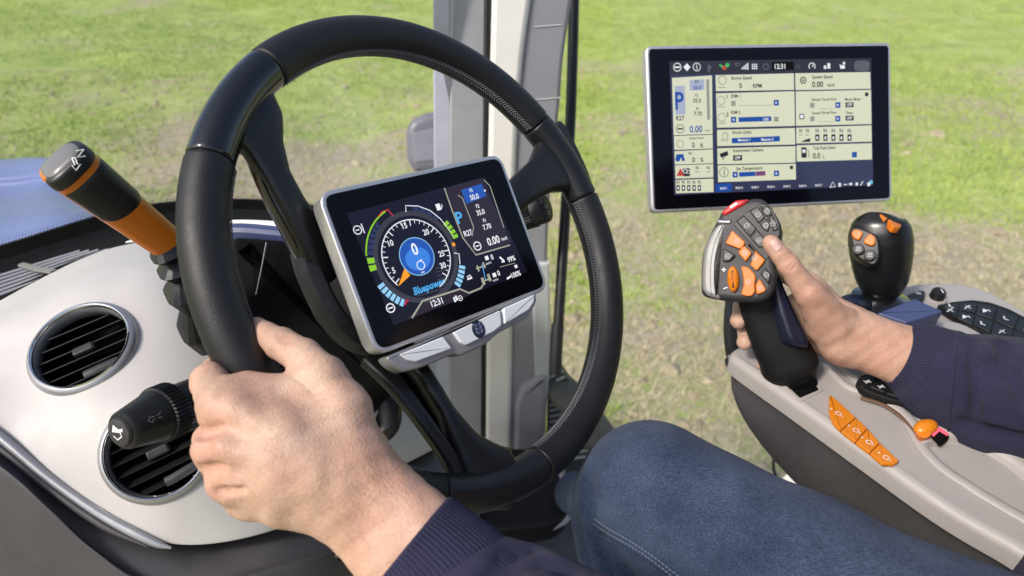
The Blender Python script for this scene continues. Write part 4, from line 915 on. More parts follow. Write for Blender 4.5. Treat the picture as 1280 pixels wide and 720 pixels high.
# ------------------------------------------------------------------ wiper stalk
B0, B1 = W(684, 259, .700), W(600, 285, .74); WF = Fr(B0, (0, 0, 1), B1-B0)
wip = thing('wiper_stalk', 'black ridged rotary stalk showing behind the right edge of the instrument display', 'stalk', WF)
V, F = lathe(WF, [(.0001, 0), (.0125, .0002), (.0150, .0015), (.0155, .004), (.0155, .014)], 36, False); mk('end_knob', V, F, M['charcoal'], wip)
SF_ = SF; SF = WF; knurl(.014, .030, .0160, 36, M['satin'], wip); SF = SF_
V, F = lathe(WF, [(.0150, .030), (.0130, .034), (.0125, .09)], 30); mk('shaft', V, F, M['satin'], wip)
wf = Fr(W(684, 259, .69), V2W(np.array([1, 0, 0])), -ray(684, 259)); 
for u, v in ((678, 250), (685, 257), (688, 265)):
    q = Fr(WF.o-WF.z*.0004, V2W(np.array([1, 0, 0])), -WF.z); f = Flat(q, .0001); f.ringpx(u-2, v+1, .0022, .0006); f.build('knob_mark', M['white'], wip)
# ================================================================== armrest console
CF = horiz(.46, 1080, 540)
con = thing('armrest_console', 'grey armrest console with orange keys, black keypads and a dark side panel', 'armrest', CF)
OUT = [(913, 441), (923, 453), (1000, 507), (1085, 567), (1180, 633), (1265, 682), (1420, 765), (1560, 700), (1480, 470), (1340, 421), (1282, 387), (1225, 359), (1165, 351.5), (1102, 362), (1050, 378), (990, 400), (945, 424), (922, 432)]
plate('top_shell', CF, cr([CF.hit(u, v, 0) for u, v in OUT], 5, True), -.022, 0, M['console'], con, bev=.008, px=False, seg=5)
inner = [(913, 442), (923, 455), (1000, 509), (1085, 569), (1180, 635), (1265, 684), (1400, 758)]
def cp(u, v, z): h = CF.hit(u, v, z); return CF.w(np.array([*h, z]))
V, F = tube(cr([cp(u-1, v+3, -.010) for u, v in inner], 6), .0022, 10); mk('edge_trim', V, F, M['silver_dark'], con)
V, F = tube(cr([cp(u-2, v+8, -.021) for u, v in inner], 6), .0050, 10); mk('edge_gap', V, F, M['seal'], con)
tops = [cp(u+2, v+6, -.02) for u, v in inner]
low = [W(*p) for p in ((916, 455, .742), (946, 540, .775), (1004, 612, .77), (1095, 695, .735), (1180, 770, .69), (1265, 825, .64), (1400, 900, .57))]
mid_ = [a*.5+b*.5+np.array([-.020*math.sin(min(1, k/2)*1.57), .0, .0]) for k, (a, b) in enumerate(zip(tops, low))]
back = [p+np.array([.05, .02, -.005]) for p in low]
S4 = grid_surface([tops, mid_, low, back], 8, 8); mk('side_panel', S4, grid_faces(*S4.shape[:2]), M['side'], con, sharp=70)
# raised deck to the right of the lever slot
DK = [(1086, 470), (1112, 486), (1140, 508), (1166, 532), (1186, 545), (1214, 547), (1262, 574), (1330, 620), (1500, 660), (1460, 480), (1320, 426), (1260, 430), (1200, 402), (1150, 400), (1105, 430)]
plate('raised_deck', CF, cr([CF.hit(u, v, .008) for u, v in DK], 5, True), -.004, .009, M['console'], con, bev=.008, px=False, seg=5, base_in=-.004)
V, F = tube(cr([cp(u-2, v+2, .001) for u, v in ((1040, 462), (1062, 482), (1095, 494), (1128, 514), (1152, 540), (1163, 556))], 8), np.linspace(.004, .0075, 41), 14, (0, 0, 1), .8); mk('slot_ridge', V, F, M['console'], con)
V, F = tube(cr([cp(u-2, v+3, .003) for u, v in ((1078, 494), (1108, 504), (1134, 523), (1153, 546))], 8), [.0026]*25, 10, (0, 0, 1), .5); mk('lever_slot', V, F, mat('slot_brown', (.13, .075, .05), .5), con)
V, F = tube(cr([cp(u, v, .001) for u, v in ((1052, 458), (1075, 478), (1120, 505), (1160, 568), (1215, 610), (1300, 660))], 8), .0055, 14, (0, 0, 1), .5); mk('crease', V, F, M['console'], con)
# four amber keys
Z2 = .0042
K = [[(1037, 493), (1044, 498), (1070, 521.5), (1051, 537.5), (1042, 528), (1037, 516)], [(1070.7, 522.1), (1084.3, 534.9), (1069.4, 551.8), (1051.7, 538.1)], [(1085, 535.6), (1100, 553), (1087.2, 565.2), (1070.1, 552.4)], [(1100.7, 553.7), (1124, 576), (1118, 580), (1103, 579), (1087.9, 565.9)]]
plate('key_surround', CF, [(1041, 499), (1069, 524), (1084, 537), (1098, 554), (1118, 574), (1104, 574), (1088, 561), (1071, 548), (1053, 533), (1043, 519)], -.001, .0014, M['orange'], con, bev=.001, r=.003)
for q in K:
    c = np.mean(q, 0); k = plate('amber_key', CF, q, .001, Z2, M['amber'], con, bev=.0008, r=.0012)
    f = Flat(CF, Z2+.0002); f.ringpx(c[0]+1, c[1]+1, .0028, .0007).rect(c[0]+5, c[1]+4, .0034, .0008, -.8).rect(c[0]-8, c[1]-5, .0016, .0016); f.build('key_mark', M['keywhite'], k)
# throttle knob and red lamp
kc = cp(1157, 534, .014); kx = nrm(cp(1168, 529, .016)-cp(1144, 540, .012)); kz = nrm(np.cross(kx, np.cross(np.array([0, 0, 1.0]), kx))); ky = np.cross(kz, kx)
V, F = nets(lambda P: ell(P, kc, np.array([kx, ky, kz]), (.0118, .0078, .0055)), kc-.016, kc+.016, .0016); F = [tuple(q) for q in F]
tk = mk('throttle_knob', V, F, M['amber'], con, sharp=None); V, F = tube([cp(1151, 548, .002), cp(1154, 540, .014)], [.0045, .006], 12); mk('knob_stem', V, F, M['orange'], tk)
plate('lamp_recess', CF, [(1166, 543), (1175, 537), (1187, 545), (1178, 552)], .004, .0105, M['pit'], con, bev=.0008)
rl = emit('red_lamp_lit', (255, 90, 110), gain=1.6); f = Flat(CF, .0115); f.px([(1163, 541), (1175, 534), (1186, 542), (1184, 545), (1174, 539), (1167, 546)]); f.build('red_lamp', rl, con, kind=None)
# front keypad
plate('keypad_base', CF, [(1070, 477), (1076, 469), (1092, 465.5), (1130, 477), (1152, 490), (1148, 508), (1124, 502), (1098, 494), (1080, 487)], .003, .0112, M['black'], con, bev=.0012, r=.004)
for q in ([(1073, 477), (1079, 470.5), (1092, 468), (1096, 474), (1086, 482), (1079, 484)], [(1098, 475), (1114, 481), (1106, 490), (1088, 483)], [(1094, 468), (1112, 473), (1116, 479.5), (1098, 473.5)], [(1116, 482), (1136, 490), (1130, 499), (1108, 491)]):
    c = np.mean(q, 0); k = plate('pad_key', CF, q, .0105, .0123, M['satin'], con, bev=.0006, r=.001); f = Flat(CF, .0125); f.rect(c[0], c[1], .0052, .0008, .5).rect(c[0], c[1]+2, .0052, .0008, .5).rect(c[0]-3, c[1]+1, .0008, .0034, .5).rect(c[0]+3, c[1]+1, .0008, .0034, .5); f.build('key_mark', M['white'], k)
# rear keypad: two rows of keys
plate('keypad_base', CF, [(1171, 381), (1190, 377), (1215, 374.5), (1238, 377.5), (1262, 386), (1300, 406), (1350, 436), (1340, 460), (1290, 441), (1255, 427.5), (1215, 408)], .004, .0105, M['black'], con, bev=.0012, r=.004)
TOPC = cr([(1180, 381), (1200, 377.5), (1222, 377.5), (1247, 383), (1274, 395.5), (1300, 409), (1330, 427)], 1); BOTC = cr([(1178, 383), (1196, 397.5), (1216, 406), (1238, 417), (1262, 427.5), (1288, 438), (1325, 454)], 1)
for k in range(6):
    for r_ in range(2):
        def L_(i, t): return TOPC[i]*(1-t)+BOTC[i]*t
        t0, t1 = (.02, .49) if r_ == 0 else (.53, .98); q = [L_(k, t0), L_(k+1, t0), L_(k+1, t1), L_(k, t1)]; c = np.mean(q, 0); q = [c+(p-c)*.93 for p in q]
        kk = plate('pad_key', CF, q, .009, .0116, M['satin'], con, bev=.0006, r=.0012); f = Flat(CF, .0118)
        if (k+r_) % 3 == 0: f.line([(c[0]-3, c[1]-2.5), (c[0]-2, c[1]+1), (c[0]+3, c[1]+2.5)], .0017)
        elif (k+r_) % 3 == 1: f.line([(c[0]-4, c[1]+2), (c[0]+3, c[1]-2)], .0012).line([(c[0]-3, c[1]-2), (c[0]+4, c[1]+2)], .0012)
        else: f.px([(c[0]-4, c[1]-2.5), (c[0]+3, c[1]), (c[0]-4, c[1]+2.5)]).rect(c[0]+4, c[1], .0012, .0046)
        f.build('key_mark', M['keywhite'], kk)
k = plate('rocker_key', CF, [(1131, 372), (1135, 368), (1150, 362.5), (1157, 364), (1155, 374), (1142, 378), (1132, 377)], .0, .006, M['satin'], con, bev=.0012, r=.003); Flat(CF, .0062).rect(1148, 366.5, .0062, .0044).build('key_mark', M['greyprint'], k)
kf_ = Fr(cp(1171, 371, .003), (1, 0, 0), (-.1, -.2, 1)); V, F = lathe(kf_, [(.0085, -.004), (.0080, .008), (.0070, .0098), (.0001, .0098)][::1], 30, False); k = mk('rotary_knob', V, F, M['satin'], con); Flat(Fr(kf_.w(np.array([.003, 0, .0100])), kf_.x, kf_.z), 0).loc(rectpts(0, 0, .0012, .007)).build('knob_mark', M['white'], k)
V, F = lathe(kf_, [(.0125, -.0035), (.0105, .0005), (.0088, .0005)], 30, False); mk('knob_dish', V, F, M['console'], con)

# ------------------------------------------------------------------ main joystick
HF = Fr(W(926, 314, .655), V2W(np.array([.97, .05, .12])), nrm(-ray(926, 314))+np.array([-.12, 0, .12]))
joy = thing('drive_joystick', 'large grey joystick with orange and black thumb buttons held in the right hand', 'joystick', HF)
z8 = lambda P: [(860+a/4.8, 240+b/4.8) for a, b in P]
body = [(178, 160), (205, 112), (282, 52), (360, 42), (432, 38), (482, 72), (552, 180), (556, 262), (522, 400), (530, 500), (500, 615), (420, 658), (300, 655), (180, 645), (92, 622), (76, 560), (82, 400), (112, 290)]
plate('head', HF, cr([HF.hit(u, v, 0) for u, v in z8(body)], 4, True), -.042, 0, M['charcoal'], joy, bev=.006, px=False, seg=5)
plate('side_band', HF, cr([HF.hit(u, v, .0006) for u, v in z8([(176, 190), (235, 192), (216, 260), (203, 330), (188, 440), (188, 560), (196, 640), (140, 634), (98, 614), (80, 560), (86, 400), (114, 292)])], 4, True), -.036, .0006, M['band'], joy, bev=.005, px=False, seg=5)
f = Flat(HF, .0009); f.line(cr(z8([(205, 200), (165, 290), (140, 400), (134, 520), (140, 636)]), 5).tolist(), .0006); f.build('band_groove', M['side'], joy)
plate('clip', HF, z8([(172, 163), (264, 163), (258, 194), (172, 190)]), -.02, .0016, M['chrome'], joy, bev=.002, r=.002)
k = plate('red_key', HF, z8([(202, 126), (212, 108), (284, 50), (364, 42), (352, 66), (296, 98), (220, 142)]), -.02, .0022, M['red'], joy, bev=.002, r=.003); Flat(HF, .0024).rect(*z8([(272, 80)])[0], .007, .0022, .6).build('key_mark', M['keywhite'], k)
plate('key_recess', HF, z8([(268, 192), (352, 120), (440, 68), (498, 84), (545, 180), (553, 250), (474, 412), (440, 385)]), -.001, .0008, M['gloss'], joy, bev=.0006, r=.003)
def jkey(name, P, m, z1=.0034, r=.0022, mark=True, bev=.0010):
    P = z8(P); c = np.mean(P, 0); k = plate(name, HF, P, .0, z1, m, joy, bev=bev, r=r)
    if mark:
        f = Flat(HF, z1+.00015); f.ringpx(c[0], c[1], .0024, .0005); f.rect(c[0], c[1], .0020, .0007); f.build('key_mark', M['greyprint'], k)
    return k
for P in ([(290, 176), (334, 138), (412, 218), (372, 272)], [(376, 278), (415, 224), (462, 278), (452, 330), (424, 334)], [(366, 112), (424, 88), (464, 150), (424, 190)], [(431, 86), (484, 84), (510, 140), (470, 148)], [(430, 196), (470, 157), (496, 188), (480, 240), (458, 228)], [(476, 153), (514, 145), (544, 226), (510, 236), (500, 186)]):
    jkey('black_key', P, M['satin'], .0026, .0008)
for P in ([(264, 228), (328, 285), (346, 306), (316, 345), (222, 308)], [(298, 362), (337, 319), (384, 365), (346, 419)], [(354, 306), (465, 408), (412, 475), (371, 438), (396, 386), (400, 360)]): jkey('orange_key', P, M['orange'])
jkey('black_key', [(208, 334), (286, 376), (250, 416), (206, 416)], M['satin']); jkey('black_key', [(432, 486), (462, 450), (500, 500), (485, 556)], M['satin'])
jkey('orange_key', [(314, 442), (362, 450), (410, 500), (398, 560), (405, 600), (375, 630), (312, 616), (335, 562), (330, 500)], M['orange'], r=.004); jkey('orange_key', [(404, 556), (430, 518), (470, 586), (456, 602), (410, 616)], M['orange'])
wc = HF.hit(*z8([(270, 522)])[0], .003)
k = plate('thumb_wheel', HF, ellipse(wc[0], wc[1], .0055, .0128, .08, 32), -.001, .0062, M['amber'], joy, bev=.0045, px=False, seg=5)
for q in range(9):
    y = -.0095+q*.0024; V, F = tube([HF.w(np.array([wc[0]+s*.0038*math.sqrt(max(.05, 1-(y/.0125)**2)), wc[1]+y, .0062-.0036*(y/.0118)**2])) for s in (-1, 1)], .0006, 6); mk('ridge', V, F, M['orange'], k)
f = Flat(HF, .0008); f.rect(*z8([(215, 466)])[0], .0042, .0008).rect(*z8([(215, 466)])[0], .0008, .0042).rect(*z8([(224, 576)])[0], .0040, .0008, .4); f.build('plus_minus_mark', M['white'], joy)
gp = cr([W(946, 366, .690), W(954, 395, .693), W(967, 420, .696), (W(982, 446, .699)), W(990, 466, .702), W(996, 480, .705)], 5)
V, F = tube(gp, np.interp(np.linspace(0, 1, len(gp)), [0, .2, .45, .7, .85, 1], [.0200, .0200, .0255, .0290, .0235, .0190]), 36, -ray(970, 420), .8, 2.6); mk('grip', V, F, M['black'], joy)
GF = Fr(W(996, 400, .667), V2W(np.array([.75, .5, .35])), V2W(np.array([.25, -.15, -.95])))
plate('palm_pad', GF, [(966, 336), (974, 338), (994, 386), (1012, 420), (1014, 436), (990, 431), (976, 388), (968, 355)], -.022, .0, M['navyglass'], joy, bev=.005, r=.008, seg=5)
V, F = tube(cr([W(990, 466, .700), W(1000, 483, .708), W(1008, 496, .716)], 5), [.021, .020, .0195, .019, .0185, .018, .0185, .019, .0195, .02, .02], 24, (0, 0, 1), 1, 3); mk('gaiter', V, F, M['pit'], joy)
plate('base_well', CF, [(978, 476), (1006, 461), (1024, 487), (1000, 497)], .0, .0018, M['pit'], joy, bev=.0008, r=.002)
plate('base_rim', CF, [(972, 476), (1008, 457), (1030, 488), (1000, 502)], -.002, .0012, M['console'], joy, bev=.001, r=.004)

# ------------------------------------------------------------------ second joystick
bx = thing('socket_box', 'blue grey box on the armrest in front of the small black joystick', 'box', loc=cp(1138, 395, 0))
plate('lid', CF, [(1097, 391), (1143, 373), (1179, 389), (1134, 403)], .0395, .048, M['bluegrey'], bx, bev=.0015, r=.002)
plate('body', CF, [(1098, 391.5), (1143, 374), (1178, 389), (1134, 402.5)], .0, .039, M['bluegrey'], bx, bev=0, r=.002)
JC = W(1100, 372, .795)
j2 = thing('loader_joystick', 'small glossy black joystick with orange and round black buttons, standing on the armrest', 'joystick', loc=JC)
JB = [(1102, 379, 12, .797), (1102.5, 372, 14, .795), (1103, 365, 23, .793), (1102.8, 352, 30.5, .790), (1102, 335, 34.8, .786), (1101.4, 318, 37.4, .782), (1100.5, 302, 38.6, .778), (1098.8, 288, 37.2, .775), (1097.5, 277, 31.5, .773), (1097.8, 270, 21, .772), (1098.2, 267, 10, .772), (1098.3, 266.4, 2, .772)]
jp = cr(np.array([W(u, v, d) for u, v, r, d in JB]), 4); jr = np.interp(np.linspace(0, 1, len(jp)), np.linspace(0, 1, len(JB)), [r*.95*d/FPX for u, v, r, d in JB])
V, F = tube(jp, jr, 40, -ray(1100, 318), .80, 2.3); mk('body', V, F, mat('joystick_black', (.008, .008, .009), .33, coat=.1, grain=.05), j2)
JF = Fr(W(1081, 308, .7535), V2W(np.array([.90, .22, -.36])), V2W(np.array([-.42, -.22, -.88])))
zj = lambda P: [(1000+a/3, 240+b/3) for a, b in P]
fp_ = plate('button_plate', JF, cr([JF.hit(u, v, 0) for u, v in zj([(190, 142), (214, 131), (255, 145), (290, 166), (299, 205), (298, 242), (284, 270), (262, 272), (228, 252), (204, 232), (194, 195)])], 4, True), -.02, 0, M['satin'], j2, bev=.002, px=False)
for P in ([(192, 146), (215, 138), (240, 150), (222, 183), (196, 170)], [(238, 181), (262, 152), (285, 170), (282, 195), (270, 203), (242, 193)]): plate('orange_key', JF, zj(P), -.001, .0036, M['orange'], j2, bev=.0014, r=.003)
for a, b in ((219, 213), (262, 236)):
    c = JF.hit(*zj([(a, b)])[0], .0046); k = plate('round_key', JF, ellipse(c[0], c[1], .0062, .0064), -.001, .0050, M['charcoal'], j2, bev=.0014, px=False); f = Flat(JF, .0052); f.rect(*zj([(a, b)])[0], .005, .0008, .3).rect(*zj([(a, b+6)])[0], .005, .0008, .3).rect(*zj([(a, b-6)])[0], .005, .0008, .3); f.build('key_mark', M['greyprint'], k)
TF = Fr(W(1113, 274, .764), V2W(np.array([.86, .5, -.05])), V2W(np.array([.25, -.8, -.55])))
for P in ([(298, 82), (332, 77), (348, 94), (322, 102)], [(330, 102), (352, 95), (384, 118), (378, 133), (352, 130)]): plate('top_key', TF, zj(P), -.004, .0034, M['orange'], j2, bev=.0014, r=.003)
df = Fr(cp(1101, 381, .008), (1, 0, 0), (0, 0, 1)); V, F = lathe(df, [(.0001, .016), (.012, .0155), (.021, .011), (.034, .006), (.0345, .003), (.030, .001), (.030, -.02)], 40, False); mk('gaiter_disc', V, F, M['gloss'], j2)
plate('base', CF, [(1062, 384), (1085, 372), (1120, 370), (1145, 380), (1135, 398), (1098, 408), (1075, 402)], -.002, .010, M['satin'], j2, bev=.002, r=.006)
kb_ = thing('blue_knob', 'dark blue rounded knob just behind the right wrist', 'knob', loc=cp(1062, 384, 0))
V, F = tube(cr([cp(1050, 392, .002), cp(1056, 385, .022), cp(1064, 381, .026), cp(1076, 384, .012), cp(1080, 388, .0)], 5), [.0125]*21, 18, (0, 0, 1), 1); mk('cap', V, F, M['navyglass'], kb_)
cab_ = thing('cable_loop', 'thin black cable loop hanging below the front of the armrest', 'cable', loc=W(968, 590, .95))
V, F = tube(cr([W(u, v, .95) for u, v in ((985, 612), (974, 604), (968, 590), (967, 575), (972, 566), (984, 562))], 6), .0022, 8); mk('cord', V, F, M['seal'], cab_)
bk_ = thing('white_bracket', 'pale bracket low beneath the armrest, behind the thigh', 'bracket', loc=W(1000, 605, .97))
bkf = Fr(W(1000, 605, .97), (1, 0, 0), -ray(1000, 605)); plate('plate', bkf, [(975, 598), (988, 590), (1040, 620), (1060, 660), (1010, 650)], -.01, 0, M['cream'], bk_, bev=.002, r=.004)
# ================================================================== the driver
def skin_mat():
    m, t, b = nodes('skin'); n = noise(t, 38, 5, .6); r = ramp(t, n.outputs[0], [(.30, (.43, .275, .205)), (.52, (.51, .335, .252)), (.74, (.57, .395, .308))])
    n2 = noise(t, 11, 3); r2 = ramp(t, n2.outputs[0], [(.38, (1.0, .86, .82)), (.62, (1.03, 1.03, 1.0))])
    mu = t.nodes.new('ShaderNodeMix'); mu.data_type = 'RGBA'; mu.blend_type = 'MULTIPLY'; mu.inputs[0].default_value = 1; lk(t, r.outputs[0], mu.inputs[6]); lk(t, r2.outputs[0], mu.inputs[7])
    nf = noise(t, 420, 4, .65); r3 = ramp(t, nf.outputs[0], [(.3, (.90, .88, .87)), (.7, (1.05, 1.05, 1.05))]); m2 = t.nodes.new('ShaderNodeMix'); m2.data_type = 'RGBA'; m2.blend_type = 'MULTIPLY'; m2.inputs[0].default_value = 1; lk(t, mu.outputs[2], m2.inputs[6]); lk(t, r3.outputs[0], m2.inputs[7])
    # a little red over the knuckles
    prev = m2.outputs[2]; co = t.nodes.get('CO').outputs['Object']
    for p, rad in KNUCKLES:
        d = t.nodes.new('ShaderNodeVectorMath'); d.operation = 'DISTANCE'; lk(t, co, d.inputs[0]); d.inputs[1].default_value = tuple(p)
        rr = ramp(t, d.outputs['Value'], [(0, (.26,)*3), (rad, (0, 0, 0))]); mm = t.nodes.new('ShaderNodeMix'); mm.data_type = 'RGBA'; lk(t, rr.outputs[0], mm.inputs[0]); lk(t, prev, mm.inputs[6]); mm.inputs[7].default_value = (.50, .22, .16, 1); prev = mm.outputs[2]
    lk(t, prev, b.inputs['Base Color']); b.inputs['Roughness'].default_value = .5; b.inputs['Specular IOR Level'].default_value = .38
    b.inputs['Subsurface Weight'].default_value = .12; b.inputs['Subsurface Radius'].default_value = (1.0, .35, .2); b.inputs['Subsurface Scale'].default_value = .004
    v = t.nodes.new('ShaderNodeTexVoronoi'); v.inputs['Scale'].default_value = 620; lk(t, co, v.inputs['Vector']); b1 = bump(t, b, v.outputs['Distance'], .40, .0006)
    w_ = noise(t, 170, 5, .7); bump(t, b, w_.outputs[0], .34, .0012, b1); return m
# ---- left hand, closed round the rim (camera coordinates)
LH = {'wrist': CC(434, 604, .405), 'cuff': CC(508, 678, .394), 'elbow': np.array([.05, .25, .335])}
def hand_field(parts, palm, kf=.0012, kp=.0055, kpalm=.014):
    def f(P):
        d = None
        for pts, rs in palm: c = chain(P, pts, rs, .006); d = c if d is None else smin(d, c, kpalm)
        g = None
        for pts, rs in parts: c = chain(P, pts, rs, .0035); g = c if g is None else smin(g, c, kf)
        d = smin(d, g, kp)
        return d+.00035*np.sin(P[..., 0]*310+P[..., 1]*190)*np.sin(P[..., 1]*270-P[..., 2]*230+1)
    return f
def pts(*a): return [CC(*p) for p in a]
nL = np.array([.72, -.68, -.1]); nL = nL/np.linalg.norm(nL)
def fore(w0, c0, e0, n, off, r0, r1, r2): return [([w0+n*s*off, c0+n*s*off, e0+n*s*off*1.6], [r0, r1, r2]) for s in (-1, 1)]
L_fing = [(pts((277, 507, .392), (263, 477, .420), (272, 464, .452), (304, 470, .472)), [.0134, .0112, .0098, .0080]),
          (pts((271, 560, .388), (266, 551, .418), (274, 540, .452), (306, 534, .470)), [.0126, .0112, .0096, .0080]),
          (pts((286, 601, .392), (286, 596, .422), (294, 582, .454), (322, 570, .470)), [.0116, .0106, .0092, .0078]),
          (pts((310, 626, .402), (310, 622, .430), (320, 606, .458), (346, 592, .470)), [.0104, .0094, .0082, .0070]),
          (pts((404, 472, .410), (380, 447, .420), (352, 430, .431), (322, 412, .446)), [.0132, .0112, .0098, .0080])]
L_palm = [(pts((430, 578, .398), (360, 540, .388), (280, 507, .392)), [.017, .0145, .0128]), (pts((425, 596, .392), (350, 578, .384), (271, 560, .388)), [.0175, .0145, .0122]),
          (pts((418, 612, .394), (350, 608, .388), (286, 601, .392)), [.0165, .0140, .0112]), (pts((414, 628, .402), (360, 630, .398), (310, 626, .402)), [.0150, .0130, .0102]),
          (pts((436, 565, .402), (428, 515, .404), (404, 474, .410)), [.0185, .0165, .0134]), (pts((360, 494, .408), (310, 488, .404)), [.0118, .0115]),
          (pts((425, 600, .415), (330, 548, .410)), [.018, .014]), (pts((415, 520, .412), (350, 520, .408)), [.015, .014])] + fore(LH['wrist'], LH['cuff'], LH['elbow'], nL, .0115, .0205, .0215, .030)
fL0 = hand_field(L_fing, L_palm)
TEND = [(pts((292, 512, .3790), (390, 562, .3795)), .0046), (pts((282, 560, .3740), (395, 586, .3755)), .0048), (pts((296, 600, .3792), (395, 606, .3775)), .0042)]
def fL(P):
    d = fL0(P)
    for (a, b), r in TEND: d = smin(d, cone(P, a, b, r, r*.7), .010)
    # creases: web of the thumb, thumb joint, wrist
    for (a, b), r in CREASE_L: d = -smin(-d, cone(P, a, b, r, r), .0016)
    for (a, b), r in CLEFT_L: d = -smin(-d, cone(P, a, b, r, r*.6), .0045)
    return d
CREASE_L = []; CLEFT_L = []
def groove(f, px, r=.0009, sink=-.0002):
    o = []
    q = [(u, v, trace(f, u, v)) for u, v in px]; q = [CC(u, v, d-sink) for u, v, d in q if d]
    for a, b in zip(q[:-1], q[1:]): o.append(((a, b), r))
    return o
for px in ([(347, 418), (352, 426), (350, 434)], [(354, 418), (358, 426), (357, 436)], [(361, 420), (364, 428)], [(365, 470), (380, 478), (392, 492)]):
    CREASE_L += groove(fL0, px)
for px, r in (([(245, 541), (254, 542), (266, 539), (278, 534)], .0026), ([(252, 586), (266, 585), (280, 583)], .0024), ([(274, 615), (288, 613), (306, 610)], .0020)): CLEFT_L += groove(fL0, px, r, -.0004)
KNUCKLES = [(C2W(CC(277, 522, .381)), .016), (C2W(CC(262, 566, .378)), .014), (C2W(CC(275, 604, .382)), .012), (C2W(CC(356, 424, .42)), .010)]
VL, QL = nets(fL, (-.215, .015, .345), (.115, .30, .495), .0015)
# ---- right hand round the joystick, thumb on its keys
RH = {'wrist': CC(1060, 419, .672), 'cuff': CC(1132, 446, .662), 'elbow': np.array([.57, .15, .60])}
nR = np.array([.36, -.93, 0])
R_fing = [(pts((1040, 408, .662), (1012, 368, .647), (986, 332, .640), (964, 304, .6385)), [.0175, .0130, .0100, .0080]),
          (pts((1008, 356, .698), (984, 342, .722), (962, 345, .735), (944, 352, .730)), [.0125, .0100, .0090, .0080]),
          (pts((1000, 382, .712), (965, 386, .735), (928, 382, .718), (923, 401, .702)), [.0125, .0102, .0088, .0084]),
          (pts((1003, 405, .716), (968, 414, .737), (933, 414, .720), (931, 428, .705)), [.0118, .0098, .0084, .0080]),
          (pts((1012, 428, .712), (985, 442, .730), (962, 448, .722), (955, 455, .712)), [.0106, .0090, .0078, .0072])]
R_palm = [(pts((1058, 404, .682), (1008, 356, .698)), [.0160, .0122]), (pts((1055, 412, .690), (1000, 382, .712)), [.0160, .0122]), (pts((1053, 422, .692), (1003, 405, .716)), [.0155, .0115]), (pts((1052, 432, .686), (1012, 428, .712)), [.0145, .0105]),
          (pts((1050, 427, .672), (1032, 404, .668), (1016, 374, .655)), [.0190, .0185, .0130]), (pts((1018, 368, .662), (1018, 366, .685)), [.0125, .0120])] + fore(RH['wrist'], RH['cuff'], RH['elbow'], nR, .0090, .0195, .0200, .030)
fR0 = hand_field(R_fing, R_palm)
CREASE_R = []
for px in ([(979, 330), (986, 334), (991, 327)], [(976, 325), (983, 328), (988, 322)], [(982, 336), (989, 339), (995, 332)]): CREASE_R += groove(fR0, px, .0007)
KNUCKLES.append((C2W(CC(986, 331, .63)), .012))
def fR(P):
    d = fR0(P); d = smin(d, cone(P, CC(1014, 366, .637), CC(1062, 392, .655), .0035, .003), .010)
    for (a, b), r in CREASE_R: d = -smin(-d, cone(P, a, b, r, r), .0013)
    return d
VR, QR = nets(fR, (.185, -.06, .60), (.60, .20, .765), .0016)
# ---- the body under the clothes
HIP = np.array([.44, .34, .43]); KNEE = CC(830, 640, .605); SHR, SHL = np.array([.56, -.17, .38]), np.array([.35, .25, .16]); CHEST = np.array([.46, -.05, .27])
def f_core(P):
    d = chain(P, [KNEE, HIP], [.055, .07], .02); d = smin(d, chain(P, [HIP, CHEST], [.11, .10], .03), .05); d = smin(d, chain(P, [CHEST, SHR, RH['elbow'], RH['cuff']], [.09, .055, .036, .022], .02), .03)
    d = smin(d, chain(P, [CHEST, SHL, LH['elbow'], LH['cuff']], [.09, .055, .036, .022], .02), .03)
    return smin(d, chain(P, [KNEE, CC(794, 652, .86), CC(724, 620, 1.2)], [.052, .042, .028], .02), .02)
VC, QC = nets(f_core, (-.10, -.30, -.02), (.72, .56, 1.26), .012)
me_v = np.concatenate([C2W(VL), C2W(VR), C2W(VC)]); off = len(VL); me_f = [tuple(q) for q in QL]+[tuple(q+off) for q in QR]+[tuple(q+off+len(VR)) for q in QC]
person = mk('person', me_v, me_f, None, sharp=None); person.data.materials.clear(); M['skin'] = skin_mat(); person.data.materials.append(M['skin'])
person['label'] = 'person in navy sweater and blue jeans, holding the wheel and the drive joystick'; person['category'] = 'person'; INV[person.name] = np.eye(4)
# nails
M['nail'] = mat('nail', (.66, .44, .38), .25, var=.04, coat=.3)
def nail(px0, px1, f, wd, tilt):
    """a curved nail plate along a line on the skin"""
    rows = []; a0, b0 = np.array(px0, float), np.array(px1, float); T_ = (b0-a0); nn = np.array([-T_[1], T_[0]])/np.linalg.norm(T_)
    for s in np.linspace(0, 1, 7):
        c = a0+T_*s; k = wd*(1-.25*abs(2*s-1)**3) ; row = []
        for t_ in np.linspace(-1, 1, 9):
            q = c+nn*k*t_; d = trace(f, *q)
            if d is None: return None
            row.append(C2W(CC(q[0], q[1], d-.0006+.0006*abs(t_)**4)))
        rows.append(row)
    S_ = np.array(rows); return mk('fingernail', S_, grid_faces(7, 9), M['nail'], person, sharp=None)
nail((974, 312), (965.5, 300.5), fR, 5.2, 0)
